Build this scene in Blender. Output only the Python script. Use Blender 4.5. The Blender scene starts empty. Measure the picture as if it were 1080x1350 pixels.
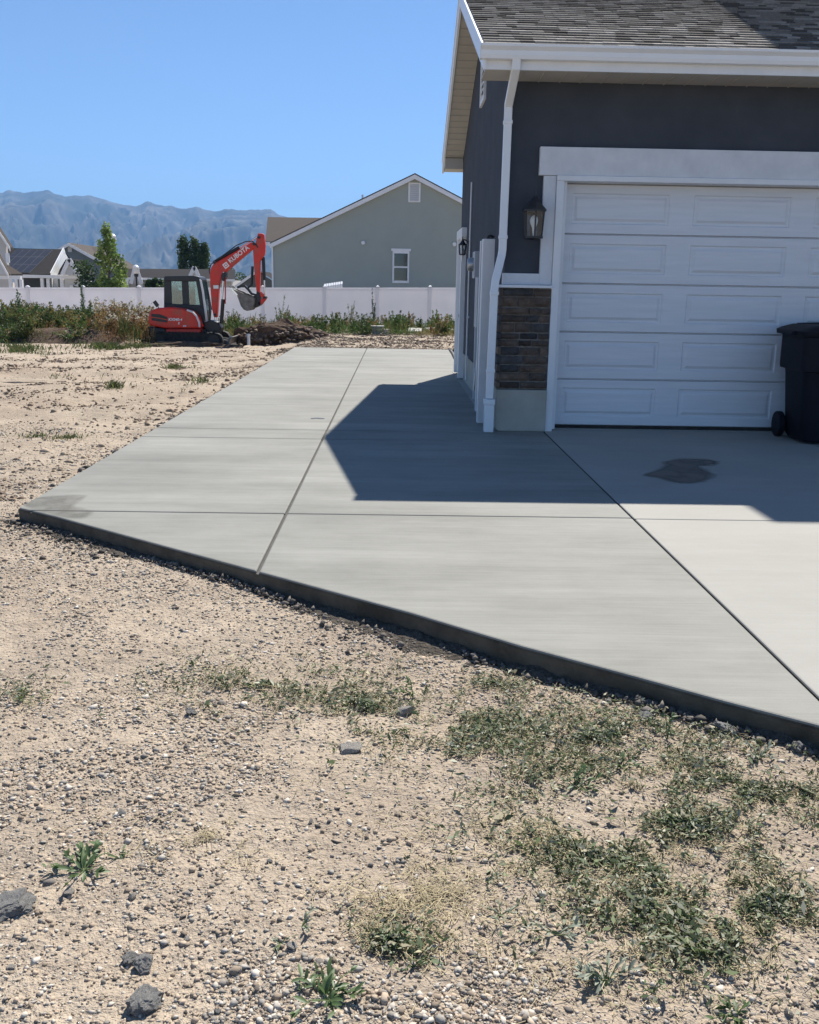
import bpy, bmesh, math, random
import numpy as np
from mathutils import Vector, Matrix, Euler
random.seed(7); np.random.seed(7)
S = bpy.context.scene
COL = S.collection
PI = math.pi

# ------------------------------------------------------------------ camera
F_PX, PPY, YAW, PITCH, ROLL, CAMH = 1200.0, 650.5, 0.01809, 0.22143, 0.01736, 1.4088
cy, sy = math.cos(YAW), math.sin(YAW)
f0 = Vector((sy, cy, 0)); r0 = Vector((cy, -sy, 0)); u0 = Vector((0, 0, 1))
fw = f0*math.cos(PITCH) - u0*math.sin(PITCH)
up = u0*math.cos(PITCH) + f0*math.sin(PITCH)
rt = r0*math.cos(ROLL) + up*math.sin(ROLL)
up = -r0*math.sin(ROLL) + up*math.cos(ROLL)
CAMLOC = Vector((0, 0, CAMH))
cd = bpy.data.cameras.new('camera'); cam = bpy.data.objects.new('camera', cd); COL.objects.link(cam)
cam.matrix_world = Matrix(((rt.x, up.x, -fw.x, 0), (rt.y, up.y, -fw.y, 0), (rt.z, up.z, -fw.z, CAMH), (0, 0, 0, 1)))
cd.sensor_fit = 'HORIZONTAL'; cd.sensor_width = 36; cd.lens = 36*F_PX/1080
cd.shift_y = -(675-PPY)/1080
cd.clip_start = .05; cd.clip_end = 40000
S.camera = cam

# ------------------------------------------------------------------ light
SUN_AZ, SUN_EL = 0.3549, 0.8921
w = bpy.data.worlds.new('World'); S.world = w; w.use_nodes = True
nt = w.node_tree
sky = nt.nodes.new('ShaderNodeTexSky'); sky.sky_type = 'NISHITA'; sky.sun_disc = False
sky.sun_elevation = SUN_EL; sky.sun_rotation = SUN_AZ
sky.altitude = 1300; sky.air_density = 0.85; sky.dust_density = 0.0; sky.ozone_density = 5.5
bg = nt.nodes['Background']; bg.inputs[1].default_value = 0.081
nt.links.new(sky.outputs[0], bg.inputs[0])
sl = bpy.data.lights.new('sun', 'SUN'); sl.energy = 4.6; sl.angle = math.radians(.53); sl.color = (1, .955, .88)
so = bpy.data.objects.new('sun', sl); COL.objects.link(so)
sdir = Vector((math.sin(SUN_AZ)*math.cos(SUN_EL), math.cos(SUN_AZ)*math.cos(SUN_EL), math.sin(SUN_EL)))
so.rotation_euler = (sdir).to_track_quat('Z', 'Y').to_euler(); so.location = (5, 10, 30)
S.view_settings.view_transform = 'Standard'; S.view_settings.look = 'None'
S.view_settings.exposure = 0.9; S.view_settings.gamma = 1; S.view_settings.use_curve_mapping = False
S.render.engine = 'CYCLES'
S.cycles.max_bounces = 6; S.cycles.diffuse_bounces = 3; S.cycles.glossy_bounces = 3; S.cycles.transparent_max_bounces = 12; S.cycles.volume_bounces = 0

# ------------------------------------------------------------------ helpers
def ray(px, py): return fw + rt*((px-540)/F_PX) - up*((py-PPY)/F_PX)
def at(px, py, Y):
    v = ray(px, py); return CAMLOC + v*(Y/v.y)
def gnd(px, py, z=0.0):
    v = ray(px, py); return CAMLOC + v*((z-CAMH)/v.z)

def props(o, label=None, cat=None, group=None, kind=None):
    if label: o['label'] = label
    if cat: o['category'] = cat
    if group: o['group'] = group
    if kind: o['kind'] = kind
    return o
def thing(name, label, cat, loc=(0, 0, 0), rz=0, group=None):
    o = bpy.data.objects.new(name, None); COL.objects.link(o)
    o.empty_display_size = .2; o.location = loc; o.rotation_euler = (0, 0, rz)
    return props(o, label, cat, group)
def root_loc(o):
    while o.parent: o = o.parent
    return Vector(o.location)
def link_mesh(name, me, parent=None):
    o = bpy.data.objects.new(name, me); COL.objects.link(o)
    if parent: o.parent = parent
    return o
def copy_tree(o, parent=None):
    c = o.copy(); COL.objects.link(c); c.parent = parent
    for ch in list(o.children): copy_tree(ch, c)
    return c

class MB:
    def __init__(s): s.v = []; s.f = []; s.mi = []; s.cur = 0
    def add(s, vs, fs):
        n = len(s.v); s.v.extend([tuple(v) for v in vs])
        for f in fs: s.f.append(tuple(i+n for i in f)); s.mi.append(s.cur)
        return s
    def box(s, x0, x1, y0, y1, z0, z1):
        vs = [(x, y, z) for z in (z0, z1) for y in (y0, y1) for x in (x0, x1)]
        return s.add(vs, [(0, 2, 3, 1), (4, 5, 7, 6), (0, 1, 5, 4), (2, 6, 7, 3), (0, 4, 6, 2), (1, 3, 7, 5)])
    def prism(s, poly, a, b, axis='y', taper=None):
        # poly: 2D points; axis y -> (x,z), x -> (y,z), z -> (x,y)
        ar = sum(poly[i][0]*poly[(i+1) % len(poly)][1]-poly[(i+1) % len(poly)][0]*poly[i][1] for i in range(len(poly)))
        if (ar < 0) != (axis == 'y'): poly = poly[::-1]
        if axis == 'y': mk = lambda p, t: (p[0], t, p[1])
        elif axis == 'x': mk = lambda p, t: (t, p[0], p[1])
        else: mk = lambda p, t: (p[0], p[1], t)
        n = len(poly)
        vs = [mk(p, a) for p in poly] + [mk(p, b) for p in poly]
        fs = [tuple(range(n-1, -1, -1)), tuple(range(n, 2*n))]
        fs += [(i, (i+1) % n, n+(i+1) % n, n+i) for i in range(n)]
        return s.add(vs, fs)
    def tube(s, path, r, n=8, cap=True):
        path = [Vector(p) for p in path]; rs = r if isinstance(r, (list, tuple)) else [r]*len(path)
        ring = []; ref = None
        for i, p in enumerate(path):
            d = (path[min(i+1, len(path)-1)]-path[max(i-1, 0)]).normalized()
            if ref is None: ref = Vector((0, 0, 1)) if abs(d.z) < .9 else Vector((1, 0, 0))
            a = d.cross(ref).normalized(); b = d.cross(a).normalized(); ref = -b if b.dot(ref) < 0 else b
            b = ref - d*ref.dot(d); b.normalize(); a = b.cross(d).normalized(); ref = b
            ring.append([p + (a*math.cos(2*PI*k/n)+b*math.sin(2*PI*k/n))*rs[i] for k in range(n)])
        vs = [q for R_ in ring for q in R_]; fs = []
        for i in range(len(path)-1):
            for k in range(n):
                fs.append((i*n+k, (i+1)*n+k, (i+1)*n+(k+1) % n, i*n+(k+1) % n))
        if cap: fs += [tuple(range(n)), tuple(range((len(path)-1)*n+n-1, (len(path)-1)*n-1, -1))]
        return s.add(vs, fs)
    def bar(s, path, wx, wy, up=(0, 0, 1)):
        # rectangular section swept along a path (wx across, wy along up)
        path = [Vector(p) for p in path]; vs = []; fs = []
        for i, p in enumerate(path):
            d = (path[min(i+1, len(path)-1)]-path[max(i-1, 0)]).normalized()
            a = d.cross(Vector(up)).normalized(); b = a.cross(d).normalized()
            for sx, sy_ in ((-1, -1), (1, -1), (1, 1), (-1, 1)): vs.append(p+a*sx*wx/2+b*sy_*wy/2)
        for i in range(len(path)-1):
            for k in range(4): fs.append((i*4+k, i*4+(k+1) % 4, i*4+4+(k+1) % 4, i*4+4+k))
        fs += [(3, 2, 1, 0), tuple(len(vs)-4+k for k in range(4))]
        return s.add(vs, fs)
    def lathe(s, prof, c=(0, 0, 0), n=16, axis='z'):
        vs = []; fs = []
        for r, h in prof:
            for k in range(n):
                a = 2*PI*k/n; x, y = r*math.cos(a), r*math.sin(a)
                vs.append({'z': (c[0]+x, c[1]+y, c[2]+h), 'y': (c[0]+x, c[1]+h, c[2]+y), 'x': (c[0]+h, c[1]+x, c[2]+y)}[axis])
        for i in range(len(prof)-1):
            for k in range(n): fs.append((i*n+k, i*n+(k+1) % n, (i+1)*n+(k+1) % n, (i+1)*n+k))
        fs += [tuple(range(n-1, -1, -1)), tuple(range((len(prof)-1)*n, len(prof)*n))]
        return s.add(vs, fs)
    def build(s, name, mats, parent=None, bevel=0, smooth=False, world=False, seg=2):
        off = root_loc(parent) if (world and parent) else Vector((0, 0, 0))
        me = bpy.data.meshes.new(name)
        me.from_pydata([Vector(v)-off for v in s.v], [], s.f)
        if not isinstance(mats, (list, tuple)): mats = [mats]
        for m in mats: me.materials.append(m)
        if len(mats) > 1: me.polygons.foreach_set('material_index', s.mi)
        bm = bmesh.new(); bm.from_mesh(me)
        bmesh.ops.recalc_face_normals(bm, faces=bm.faces)
        if bevel:
            es = [e for e in bm.edges if len(e.link_faces) == 2 and e.calc_face_angle(0) > .6]
            try: bmesh.ops.bevel(bm, geom=es, offset=bevel, segments=seg, affect='EDGES', profile=.5, clamp_overlap=True)
            except Exception: pass
        bm.to_mesh(me); bm.free()
        if smooth:
            me.polygons.foreach_set('use_smooth', [True]*len(me.polygons))
            try: me.set_sharp_from_angle(angle=math.radians(smooth if smooth > 1 else 40))
            except Exception: pass
        me.update()
        return link_mesh(name, me, parent)

def np_mesh(name, V, Fc, mats, parent=None, col=None, mi=None, smooth=False):
    """V (n,3), Fc (m,k) arrays -> mesh object; col (n,3) per-vertex colour"""
    V = np.asarray(V, dtype=np.float32); Fc = np.asarray(Fc, dtype=np.int32)
    me = bpy.data.meshes.new(name); k = Fc.shape[1]
    me.vertices.add(len(V)); me.vertices.foreach_set('co', V.ravel())
    me.loops.add(Fc.size); me.loops.foreach_set('vertex_index', Fc.ravel())
    me.polygons.add(len(Fc)); me.polygons.foreach_set('loop_start', np.arange(0, Fc.size, k, dtype=np.int32))
    if not isinstance(mats, (list, tuple)): mats = [mats]
    for m in mats: me.materials.append(m)
    if mi is not None: me.polygons.foreach_set('material_index', np.asarray(mi, dtype=np.int32))
    if smooth: me.polygons.foreach_set('use_smooth', np.ones(len(Fc), dtype=bool))
    me.update(calc_edges=True)
    if col is not None:
        a = me.color_attributes.new('col', 'FLOAT_COLOR', 'POINT')
        c4 = np.ones((len(V), 4), dtype=np.float32); c4[:, :3] = col
        a.data.foreach_set('color', c4.ravel())
    return link_mesh(name, me, parent)

def hash2(ix, iy, seed):
    h = (ix.astype(np.int64)*374761393 + iy.astype(np.int64)*668265263 + seed*1442695041) & 0x7fffffff
    h = ((h ^ (h >> 13))*1274126177) & 0x7fffffff
    return ((h ^ (h >> 16)) & 0xffff)/65535.0
def vnoise(x, y, seed=0):
    x = np.asarray(x, float); y = np.asarray(y, float)
    ix = np.floor(x); iy = np.floor(y); fx = x-ix; fy = y-iy
    fx = fx*fx*(3-2*fx); fy = fy*fy*(3-2*fy); ix = ix.astype(np.int64); iy = iy.astype(np.int64)
    a = hash2(ix, iy, seed); b = hash2(ix+1, iy, seed); c = hash2(ix, iy+1, seed); d = hash2(ix+1, iy+1, seed)
    return (a*(1-fx)+b*fx)*(1-fy)+(c*(1-fx)+d*fx)*fy
def fbm(x, y, o=4, seed=0):
    r = 0; a = .5
    for i in range(o): r = r + a*(vnoise(x, y, seed+i)-.5)*2; x = x*2.03+3.1; y = y*2.03+1.7; a *= .5
    return r
def sstep(a, b, x):
    t = np.clip((np.asarray(x, float)-a)/(b-a), 0, 1); return t*t*(3-2*t)

# ------------------------------------------------------------------ materials
MATS = {}
def pm(name, c1, c2=None, scale=4, rough=.6, bump=0, bscale=60, metal=0, spec=.5, stretch=(1, 1, 1), rand=0, c3=None, scale3=1, coord='Object', detail=6, bdist=.01, trans=0, attr=False):
    m = bpy.data.materials.new(name); m.use_nodes = True; n = m.node_tree.nodes; L = m.node_tree.links
    b = n['Principled BSDF']; b.inputs['Roughness'].default_value = rough; b.inputs['Metallic'].default_value = metal
    b.inputs['Specular IOR Level'].default_value = spec
    tc = n.new('ShaderNodeTexCoord'); mp = n.new('ShaderNodeMapping'); mp.inputs['Scale'].default_value = stretch
    L.new(tc.outputs[coord], mp.inputs[0])
    out = None
    if attr:
        at_ = n.new('ShaderNodeAttribute'); at_.attribute_name = 'col'; out = at_.outputs['Color']
    elif c2:
        tx = n.new('ShaderNodeTexNoise'); tx.inputs['Scale'].default_value = scale; tx.inputs['Detail'].default_value = detail
        tx.inputs['Roughness'].default_value = .62
        L.new(mp.outputs[0], tx.inputs['Vector'])
        rp = n.new('ShaderNodeValToRGB'); rp.color_ramp.elements[0].position = .32; rp.color_ramp.elements[1].position = .68
        rp.color_ramp.elements[0].color = (*c1, 1); rp.color_ramp.elements[1].color = (*c2, 1)
        L.new(tx.outputs['Fac'], rp.inputs[0]); out = rp.outputs[0]
        if c3:
            t3 = n.new('ShaderNodeTexNoise'); t3.inputs['Scale'].default_value = scale3; t3.inputs['Detail'].default_value = 5
            L.new(tc.outputs[coord], t3.inputs['Vector'])
            r3 = n.new('ShaderNodeValToRGB'); r3.color_ramp.elements[0].position = .48; r3.color_ramp.elements[1].position = .66
            L.new(t3.outputs['Fac'], r3.inputs[0])
            mx = n.new('ShaderNodeMixRGB'); L.new(r3.outputs[0], mx.inputs[0]); L.new(out, mx.inputs[1]); mx.inputs[2].default_value = (*c3, 1); out = mx.outputs[0]
    if rand:
        oi = n.new('ShaderNodeObjectInfo'); mr = n.new('ShaderNodeMapRange'); mr.inputs['To Min'].default_value = 1-rand; mr.inputs['To Max'].default_value = 1+rand
        L.new(oi.outputs['Random'], mr.inputs[0])
        hs = n.new('ShaderNodeHueSaturation'); L.new(mr.outputs[0], hs.inputs['Value'])
        if out is not None: L.new(out, hs.inputs['Color'])
        else: hs.inputs['Color'].default_value = (*c1, 1)
        out = hs.outputs[0]
    if out is not None: L.new(out, b.inputs['Base Color'])
    else: b.inputs['Base Color'].default_value = (*c1, 1)
    if bump:
        tb = n.new('ShaderNodeTexNoise'); tb.inputs['Scale'].default_value = bscale; tb.inputs['Detail'].default_value = 4
        L.new(mp.outputs[0], tb.inputs['Vector'])
        bp = n.new('ShaderNodeBump'); bp.inputs['Strength'].default_value = bump; bp.inputs['Distance'].default_value = bdist
        L.new(tb.outputs['Fac'], bp.inputs['Height']); L.new(bp.outputs[0], b.inputs['Normal'])
    if trans:
        tr = n.new('ShaderNodeBsdfTranslucent'); ms = n.new('ShaderNodeMixShader'); ms.inputs[0].default_value = trans
        if out is not None: L.new(out, tr.inputs[0])
        else: tr.inputs[0].default_value = (*c1, 1)
        L.new(b.outputs[0], ms.inputs[1]); L.new(tr.outputs[0], ms.inputs[2]); L.new(ms.outputs[0], n['Material Output'].inputs[0])
    MATS[name] = m
    return m
def glass_mat(name, tint=(.8, .9, .9), t=.6, rough=.03):
    m = bpy.data.materials.new(name); m.use_nodes = True; n = m.node_tree.nodes; L = m.node_tree.links
    g = n.new('ShaderNodeBsdfGlossy'); g.inputs['Roughness'].default_value = rough; g.inputs['Color'].default_value = (.9, .95, 1, 1)
    tr = n.new('ShaderNodeBsdfTransparent'); tr.inputs[0].default_value = (*tint, 1)
    ms = n.new('ShaderNodeMixShader'); ms.inputs[0].default_value = 1-t
    L.new(tr.outputs[0], ms.inputs[1]); L.new(g.outputs[0], ms.inputs[2]); L.new(ms.outputs[0], n['Material Output'].inputs[0])
    return m

def concrete(name, ca, cb, streak=.5, rough=.55, spec=.5, fine=.5):
    m = bpy.data.materials.new(name); m.use_nodes = True; n = m.node_tree.nodes; L = m.node_tree.links
    b = n['Principled BSDF']; b.inputs['Roughness'].default_value = rough; b.inputs['Specular IOR Level'].default_value = spec
    tc = n.new('ShaderNodeTexCoord')
    def noise(sc, stretch, det=5, ro=.6):
        mp = n.new('ShaderNodeMapping'); mp.inputs['Scale'].default_value = stretch; L.new(tc.outputs['Object'], mp.inputs[0])
        t = n.new('ShaderNodeTexNoise'); t.inputs['Scale'].default_value = sc; t.inputs['Detail'].default_value = det; t.inputs['Roughness'].default_value = ro
        L.new(mp.outputs[0], t.inputs['Vector']); return t.outputs['Fac']
    a1 = noise(1.0, (.22, 2.6, 1), 8, .72); a2 = noise(.9, (.8, 1.1, 1), 8, .7); a3 = noise(1, (2, 60, 1), 3); a4 = noise(220, (1, 1, 1), 2)
    def math_(op, x, y):
        q = n.new('ShaderNodeMath'); q.operation = op
        for i, k in enumerate((x, y)):
            if isinstance(k, (int, float)): q.inputs[i].default_value = k
            else: L.new(k, q.inputs[i])
        return q.outputs[0]
    v = math_('ADD', math_('MULTIPLY', a1, streak), math_('MULTIPLY', a2, .8))
    v = math_('ADD', v, math_('MULTIPLY', a3, .28*fine)); v = math_('ADD', v, math_('MULTIPLY', a4, .25))
    rp = n.new('ShaderNodeMapRange'); tot = (streak+.8+.28*fine+.25)*.5
    rp.inputs['From Min'].default_value = tot-.22; rp.inputs['From Max'].default_value = tot+.22; L.new(v, rp.inputs[0])
    mx = n.new('ShaderNodeMixRGB'); mx.inputs[1].default_value = (*ca, 1); mx.inputs[2].default_value = (*cb, 1); L.new(rp.outputs[0], mx.inputs[0])
    L.new(mx.outputs[0], b.inputs['Base Color'])
    rr = n.new('ShaderNodeMapRange'); rr.inputs['To Min'].default_value = rough-.08; rr.inputs['To Max'].default_value = rough+.1; L.new(a2, rr.inputs[0]); L.new(rr.outputs[0], b.inputs['Roughness'])
    bp = n.new('ShaderNodeBump'); bp.inputs['Strength'].default_value = .35; bp.inputs['Distance'].default_value = .002
    bh = math_('ADD', noise(1, (6, 260, 1), 2), math_('MULTIPLY', a4, .6)); L.new(bh, bp.inputs['Height']); L.new(bp.outputs[0], b.inputs['Normal'])
    return m

M = {}
M['pad'] = concrete('new_concrete', (.172, .169, .146), (.292, .285, .255), streak=.75, rough=.7, spec=.2, fine=1.0)
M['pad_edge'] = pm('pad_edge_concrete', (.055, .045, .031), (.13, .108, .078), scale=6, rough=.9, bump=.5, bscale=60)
M['drive'] = concrete('old_concrete', (.27, .258, .228), (.355, .34, .305), streak=.5, rough=.75, spec=.25)
M['joint'] = pm('joint_grime', (.05, .05, .048), (.09, .088, .08), scale=20, rough=.9)
M['wet'] = pm('wet_concrete', (.10, .098, .09), (.14, .138, .13), scale=6, rough=.4)
M['stucco'] = pm('charcoal_stucco', (.052, .059, .072), (.069, .077, .092), scale=2.2, rough=.9, bump=.45, bscale=170, spec=.2, bdist=.004)
M['white'] = pm('white_paint', (.70, .71, .72), (.78, .78, .78), scale=3, rough=.5)
M['trim'] = pm('white_stucco_trim', (.60, .61, .63), (.70, .71, .725), scale=5, rough=.85, bump=.4, bscale=150, bdist=.004)
M['door'] = pm('door_white', (.62, .64, .665), (.70, .71, .735), scale=2, rough=.42, bump=.12, bscale=18, stretch=(1, 1, 14), bdist=.002)
M['gutter'] = pm('gutter_white', (.74, .76, .78), (.80, .81, .82), scale=2, rough=.35)
M['soffit'] = pm('soffit_beige', (.44, .41, .36), (.50, .465, .41), scale=3, rough=.6)
M['found'] = pm('foundation', (.34, .32, .27), (.44, .42, .36), scale=3, rough=.92, bump=.3, bscale=80)
M['mortar'] = pm('mortar', (.20, .19, .18), (.30, .285, .27), scale=30, rough=.95, bump=.6, bscale=120)
for i, (a, b_) in enumerate([((.05, .035, .027), (.12, .088, .066)), ((.085, .055, .038), (.18, .13, .092)), ((.035, .032, .032), (.085, .078, .074))]):
    M['stone%d' % i] = pm('ledge_stone_%s' % 'abc'[i], a, b_, scale=9, rough=.85, bump=.9, bscale=24, rand=.35)
for i, (a, b_) in enumerate([((.20, .18, .158), (.29, .265, .235)), ((.085, .076, .068), (.145, .13, .115)), ((.29, .265, .235), (.40, .37, .33))]):
    M['sh%d' % i] = pm('shingle_%s' % 'abc'[i], a, b_, scale=40, rough=.95, bump=.6, bscale=300, rand=.2, bdist=.003, spec=.12)
M['roofdeck'] = pm('roof_deck', (.08, .075, .07), (.12, .11, .10), scale=20, rough=.95)
M['black'] = pm('black_metal', (.012, .012, .013), (.02, .02, .021), scale=10, rough=.4)
M['rubber'] = pm('rubber', (.012, .012, .012), (.045, .038, .030), scale=9, rough=.85, bump=.3, bscale=60)
M['cart'] = pm('navy_plastic', (.006, .007, .012), (.009, .011, .018), scale=6, rough=.6, bump=.1, bscale=120, spec=.2)
M['glass'] = glass_mat('clear_glass', (.88, .9, .9), .95)
M['cabglass'] = glass_mat('cab_glass', (.66, .86, .85), .84, .05)
M['winglass'] = pm('window_glass', (.015, .02, .024), rough=.06, spec=.8)
M['bulb'] = pm('frosted_bulb', (.8, .8, .78), rough=.3)
M['steel'] = pm('galvanised', (.35, .36, .37), (.5, .5, .5), scale=8, rough=.4, metal=.8)
M['greybox'] = pm('grey_enamel', (.40, .42, .44), (.46, .48, .5), scale=4, rough=.5)
M['vinyl'] = pm('vinyl_fence', (.80, .79, .81), (.85, .835, .85), scale=1.2, rough=.5, trans=.42)
M['red'] = pm('red_enamel', (.60, .022, .010), (.74, .036, .016), scale=4, rough=.4, c3=(.46, .07, .04), scale3=3.5)
M['reddark'] = pm('dark_red_enamel', (.42, .016, .010), (.50, .022, .013), scale=4, rough=.4)  # darker red for the lower cover step and the boom guard
M['chrome'] = pm('chrome', (.7, .7, .7), rough=.15, metal=1)
M['bucket'] = pm('worn_bucket_steel', (.10, .095, .09), (.24, .22, .20), scale=7, rough=.5, metal=.5, bump=.2, bscale=40)
M['letter'] = pm('white_lettering', (.82, .82, .8), rough=.5)
M['soil'] = pm('dark_soil', (.075, .05, .036), (.16, .115, .082), scale=6, rough=1, bump=.9, bscale=22, bdist=.04, spec=.1)
M['stoneA'] = pm('grey_rubble', (.17, .163, .15), (.46, .44, .405), scale=22, rough=.95, bump=.9, bscale=40, rand=.15)
M['stoneB'] = pm('tan_rubble', (.32, .28, .23), (.50, .46, .40), scale=14, rough=.95, bump=.8, bscale=40, rand=.15)
M['gravel'] = pm('gravel_stone', (.4, .4, .4), rough=.9, attr=True, bump=.4, bscale=150, bdist=.003)
M['leaf'] = pm('leaf', (.1, .2, .05), rough=.6, attr=True, trans=.35, spec=.3)
M['clip'] = pm('clipping', (.1, .2, .05), rough=.6, attr=True, trans=.25, spec=.3)
M['straw'] = pm('straw', (.5, .42, .25), rough=.8, attr=True, trans=.2, spec=.2)
M['bark'] = pm('bark', (.08, .06, .045), (.15, .12, .09), scale=10, rough=.95, bump=.6, bscale=40)
M['stem'] = pm('weed_stem', (.10, .14, .05), (.16, .2, .07), scale=20, rough=.7)
M['paver'] = pm('pale_paver', (.42, .40, .36), (.55, .53, .48), scale=6, rough=.9, bump=.4, bscale=60)
M['greywall'] = pm('sage_stucco', (.315, .345, .315), (.345, .375, .342), scale=.8, rough=.95, bump=.3, bscale=90, spec=.2)
M['brownroof'] = pm('brown_shingle', (.075, .064, .056), (.125, .108, .095), scale=10, rough=.95, spec=.08, stretch=(1, 5, 5))
M['darkroof'] = pm('charcoal_shingle', (.024, .022, .022), (.045, .042, .042), scale=6, rough=.95, spec=.08, stretch=(1, 4, 4))
M['bluewall'] = pm('slate_siding', (.13, .16, .175), (.15, .18, .195), scale=1, rough=.9)
M['lightwall'] = pm('light_siding', (.50, .52, .53), (.56, .57, .58), scale=1, rough=.9)
M['tanwall'] = pm('tan_siding', (.46, .45, .43), (.52, .50, .48), scale=1, rough=.9)
M['darkwall'] = pm('dark_siding', (.10, .11, .115), (.13, .14, .145), scale=1, rough=.9)
M['solar'] = pm('solar_cell', (.010, .011, .018), (.016, .017, .026), scale=2, rough=.45, spec=.25)
M['solarframe'] = pm('solar_frame', (.09, .095, .11), rough=.5)

# ground material: pale clay dirt, grey gravelly areas, brown crumbly patches
def dirt():
    m = bpy.data.materials.new('clay_dirt'); m.use_nodes = True; n = m.node_tree.nodes; L = m.node_tree.links
    b = n['Principled BSDF']; b.inputs['Roughness'].default_value = .97; b.inputs['Specular IOR Level'].default_value = .15
    tc = n.new('ShaderNodeTexCoord')
    def noise(sc, det=6, ro=.62, lo=.35, hi=.65):
        t = n.new('ShaderNodeTexNoise'); t.inputs['Scale'].default_value = sc; t.inputs['Detail'].default_value = det; t.inputs['Roughness'].default_value = ro
        L.new(tc.outputs['Object'], t.inputs['Vector'])
        r = n.new('ShaderNodeMapRange'); r.inputs['From Min'].default_value = lo; r.inputs['From Max'].default_value = hi; L.new(t.outputs['Fac'], r.inputs[0])
        return r.outputs[0], t.outputs['Fac']
    def mix(fac, a, c, k=1.0):
        x = n.new('ShaderNodeMixRGB'); 
        if k != 1:
            q = n.new('ShaderNodeMath'); q.operation = 'MULTIPLY'; L.new(fac, q.inputs[0]); q.inputs[1].default_value = k; fac = q.outputs[0]
        L.new(fac, x.inputs[0])
        if isinstance(a, tuple): x.inputs[1].default_value = (*a, 1)
        else: L.new(a, x.inputs[1])
        x.inputs[2].default_value = (*c, 1); return x.outputs[0]
    m1, _ = noise(.55); m2, _ = noise(2.3); m3, f3 = noise(14); m4, f4 = noise(70, 4); m5, _ = noise(1.1, 7, .7, .5, .7); m6, f6 = noise(38, 5, .7, .54, .70)
    c = mix(m1, (.42, .335, .245), (.32, .252, .185))
    c = mix(m2, c, (.55, .45, .335), .85)
    c = mix(m5, c, (.22, .18, .14), .75)
    m7, _ = noise(.22, 6, .68, .46, .62)
    c = mix(m7, c, (.28, .205, .145), .7)
    c = mix(m3, c, (.26, .21, .16), .45)
    c = mix(m6, c, (.13, .112, .094), .65)
    c = mix(m4, c, (.52, .44, .345), .4)
    L.new(c, b.inputs['Base Color'])
    ad = n.new('ShaderNodeMath'); ad.operation = 'ADD'; L.new(f3, ad.inputs[0])
    mu = n.new('ShaderNodeMath'); mu.operation = 'MULTIPLY'; L.new(f4, mu.inputs[0]); mu.inputs[1].default_value = .5; L.new(mu.outputs[0], ad.inputs[1])
    bp = n.new('ShaderNodeBump'); bp.inputs['Strength'].default_value = 1.0; bp.inputs['Distance'].default_value = .03; L.new(ad.outputs[0], bp.inputs['Height'])
    L.new(bp.outputs[0], b.inputs['Normal'])
    return m
M['dirt'] = dirt()

# ------------------------------------------------------------------ ground
EDGE_PX = [(25, 669), (75, 681), (200, 715), (340, 753), (440, 780), (540, 807), (690, 852), (840, 892), (960, 925), (1080, 956)]
EDGE = [gnd(*p) for p in EDGE_PX]
EDGE.append(Vector((1.53, EDGE[-1].y-.08, 0)))
ex = np.array([p.x for p in EDGE]); ey = np.array([p.y for p in EDGE])
XL, XJ, XK = EDGE[0].x-.005, -.682, 1.53
PAD_END = 21.95
def edge_y(x): return np.interp(x, ex, ey)
def in_pad(x, y, m=0.0):
    x = np.asarray(x, float); y = np.asarray(y, float)
    return ((x > XL-m) & (x < XK+.05) & (y > edge_y(x)-m*1.3) & (y < PAD_END+m)) | (x > XK-m)&(y < 22)
def fence_top(x): return 1.15+.0168*(np.asarray(x, float)+17.3)
def gz(x, y):
    x = np.asarray(x, float); y = np.asarray(y, float)
    b = -.095 + 0*x
    lf = sstep(-2.0, -3.5, x)
    b = b + .045*sstep(5, 8, y)*sstep(-1.5, -2.6, x)*sstep(-9, -3, x)
    b = b - .40*sstep(12, 28, y)*lf - .2*sstep(22, 27, y)*(1-lf)
    # berm on the left, dip at the excavator, pile pad
    b = b + (.42*sstep(29.4, 31.2, y)*sstep(-8.0, -9.5, x))*sstep(60, 44, y)
    b = b - .12*sstep(28.4, 29.6, y)*sstep(-8.6, -8.0, x)*sstep(-3.5, -4.5, x)*sstep(34, 33, y)
    fz = fence_top(x)-1.72
    t = sstep(34, 40, y)*sstep(1e9, 60, y)
    b = b*(1-t)+fz*t
    b = np.where(y > 44, np.minimum(b, fz)-.4*sstep(44, 60, y), b)
    far = sstep(60, 200, np.hypot(x, y)); b = b*(1-far)-1.2*far
    n = .022*fbm(x*1.1, y*1.1, 3, 11)+.013*fbm(x*5, y*5, 3, 21)*sstep(14, 6, y)+.0085*fbm(x*20, y*20, 3, 31)*sstep(9, 4, y)*(.4+1.1*vnoise(x*1.7, y*1.7, 33))
    n = n + (.07*fbm(x*.45, y*.45, 4, 5)+.10*fbm(x*2.1, y*2.6, 4, 7)*(.3+1.3*vnoise(x*.4, y*.5, 8)))*sstep(6.5, 11, y)*sstep(60, 40, y)*lf + .05*fbm(x*1.7, y*1.7, 4, 6)*sstep(18, 26, y)*sstep(60, 40, y)
    # low ruts left in the lot by machine tracks
    n = n + .05*np.sin((y-.35*x)*2.2)*vnoise(x*.35, y*.5, 9)*sstep(9, 14, y)*sstep(30, 26, y)*lf
    b = b+n*sstep(200, 60, np.hypot(x, y))
    # keep it below the slabs
    inside = in_pad(x, y, -.06)
    return np.where(inside & (y < 22), np.minimum(b, -.12), b)
def gz1(x, y): return float(gz(np.array([x]), np.array([y]))[0])
def axis(lo_f, hi_f, step, lo, hi, g=1.07):
    mid = list(np.arange(lo_f, hi_f+1e-6, step)); a = []; s_ = step; v = lo_f
    while v > lo: s_ *= g; v -= s_; a.append(v)
    bb = []; s_ = step; v = hi_f
    while v < hi: s_ *= g; v += s_; bb.append(v)
    return np.array(a[::-1]+mid+bb)
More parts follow.
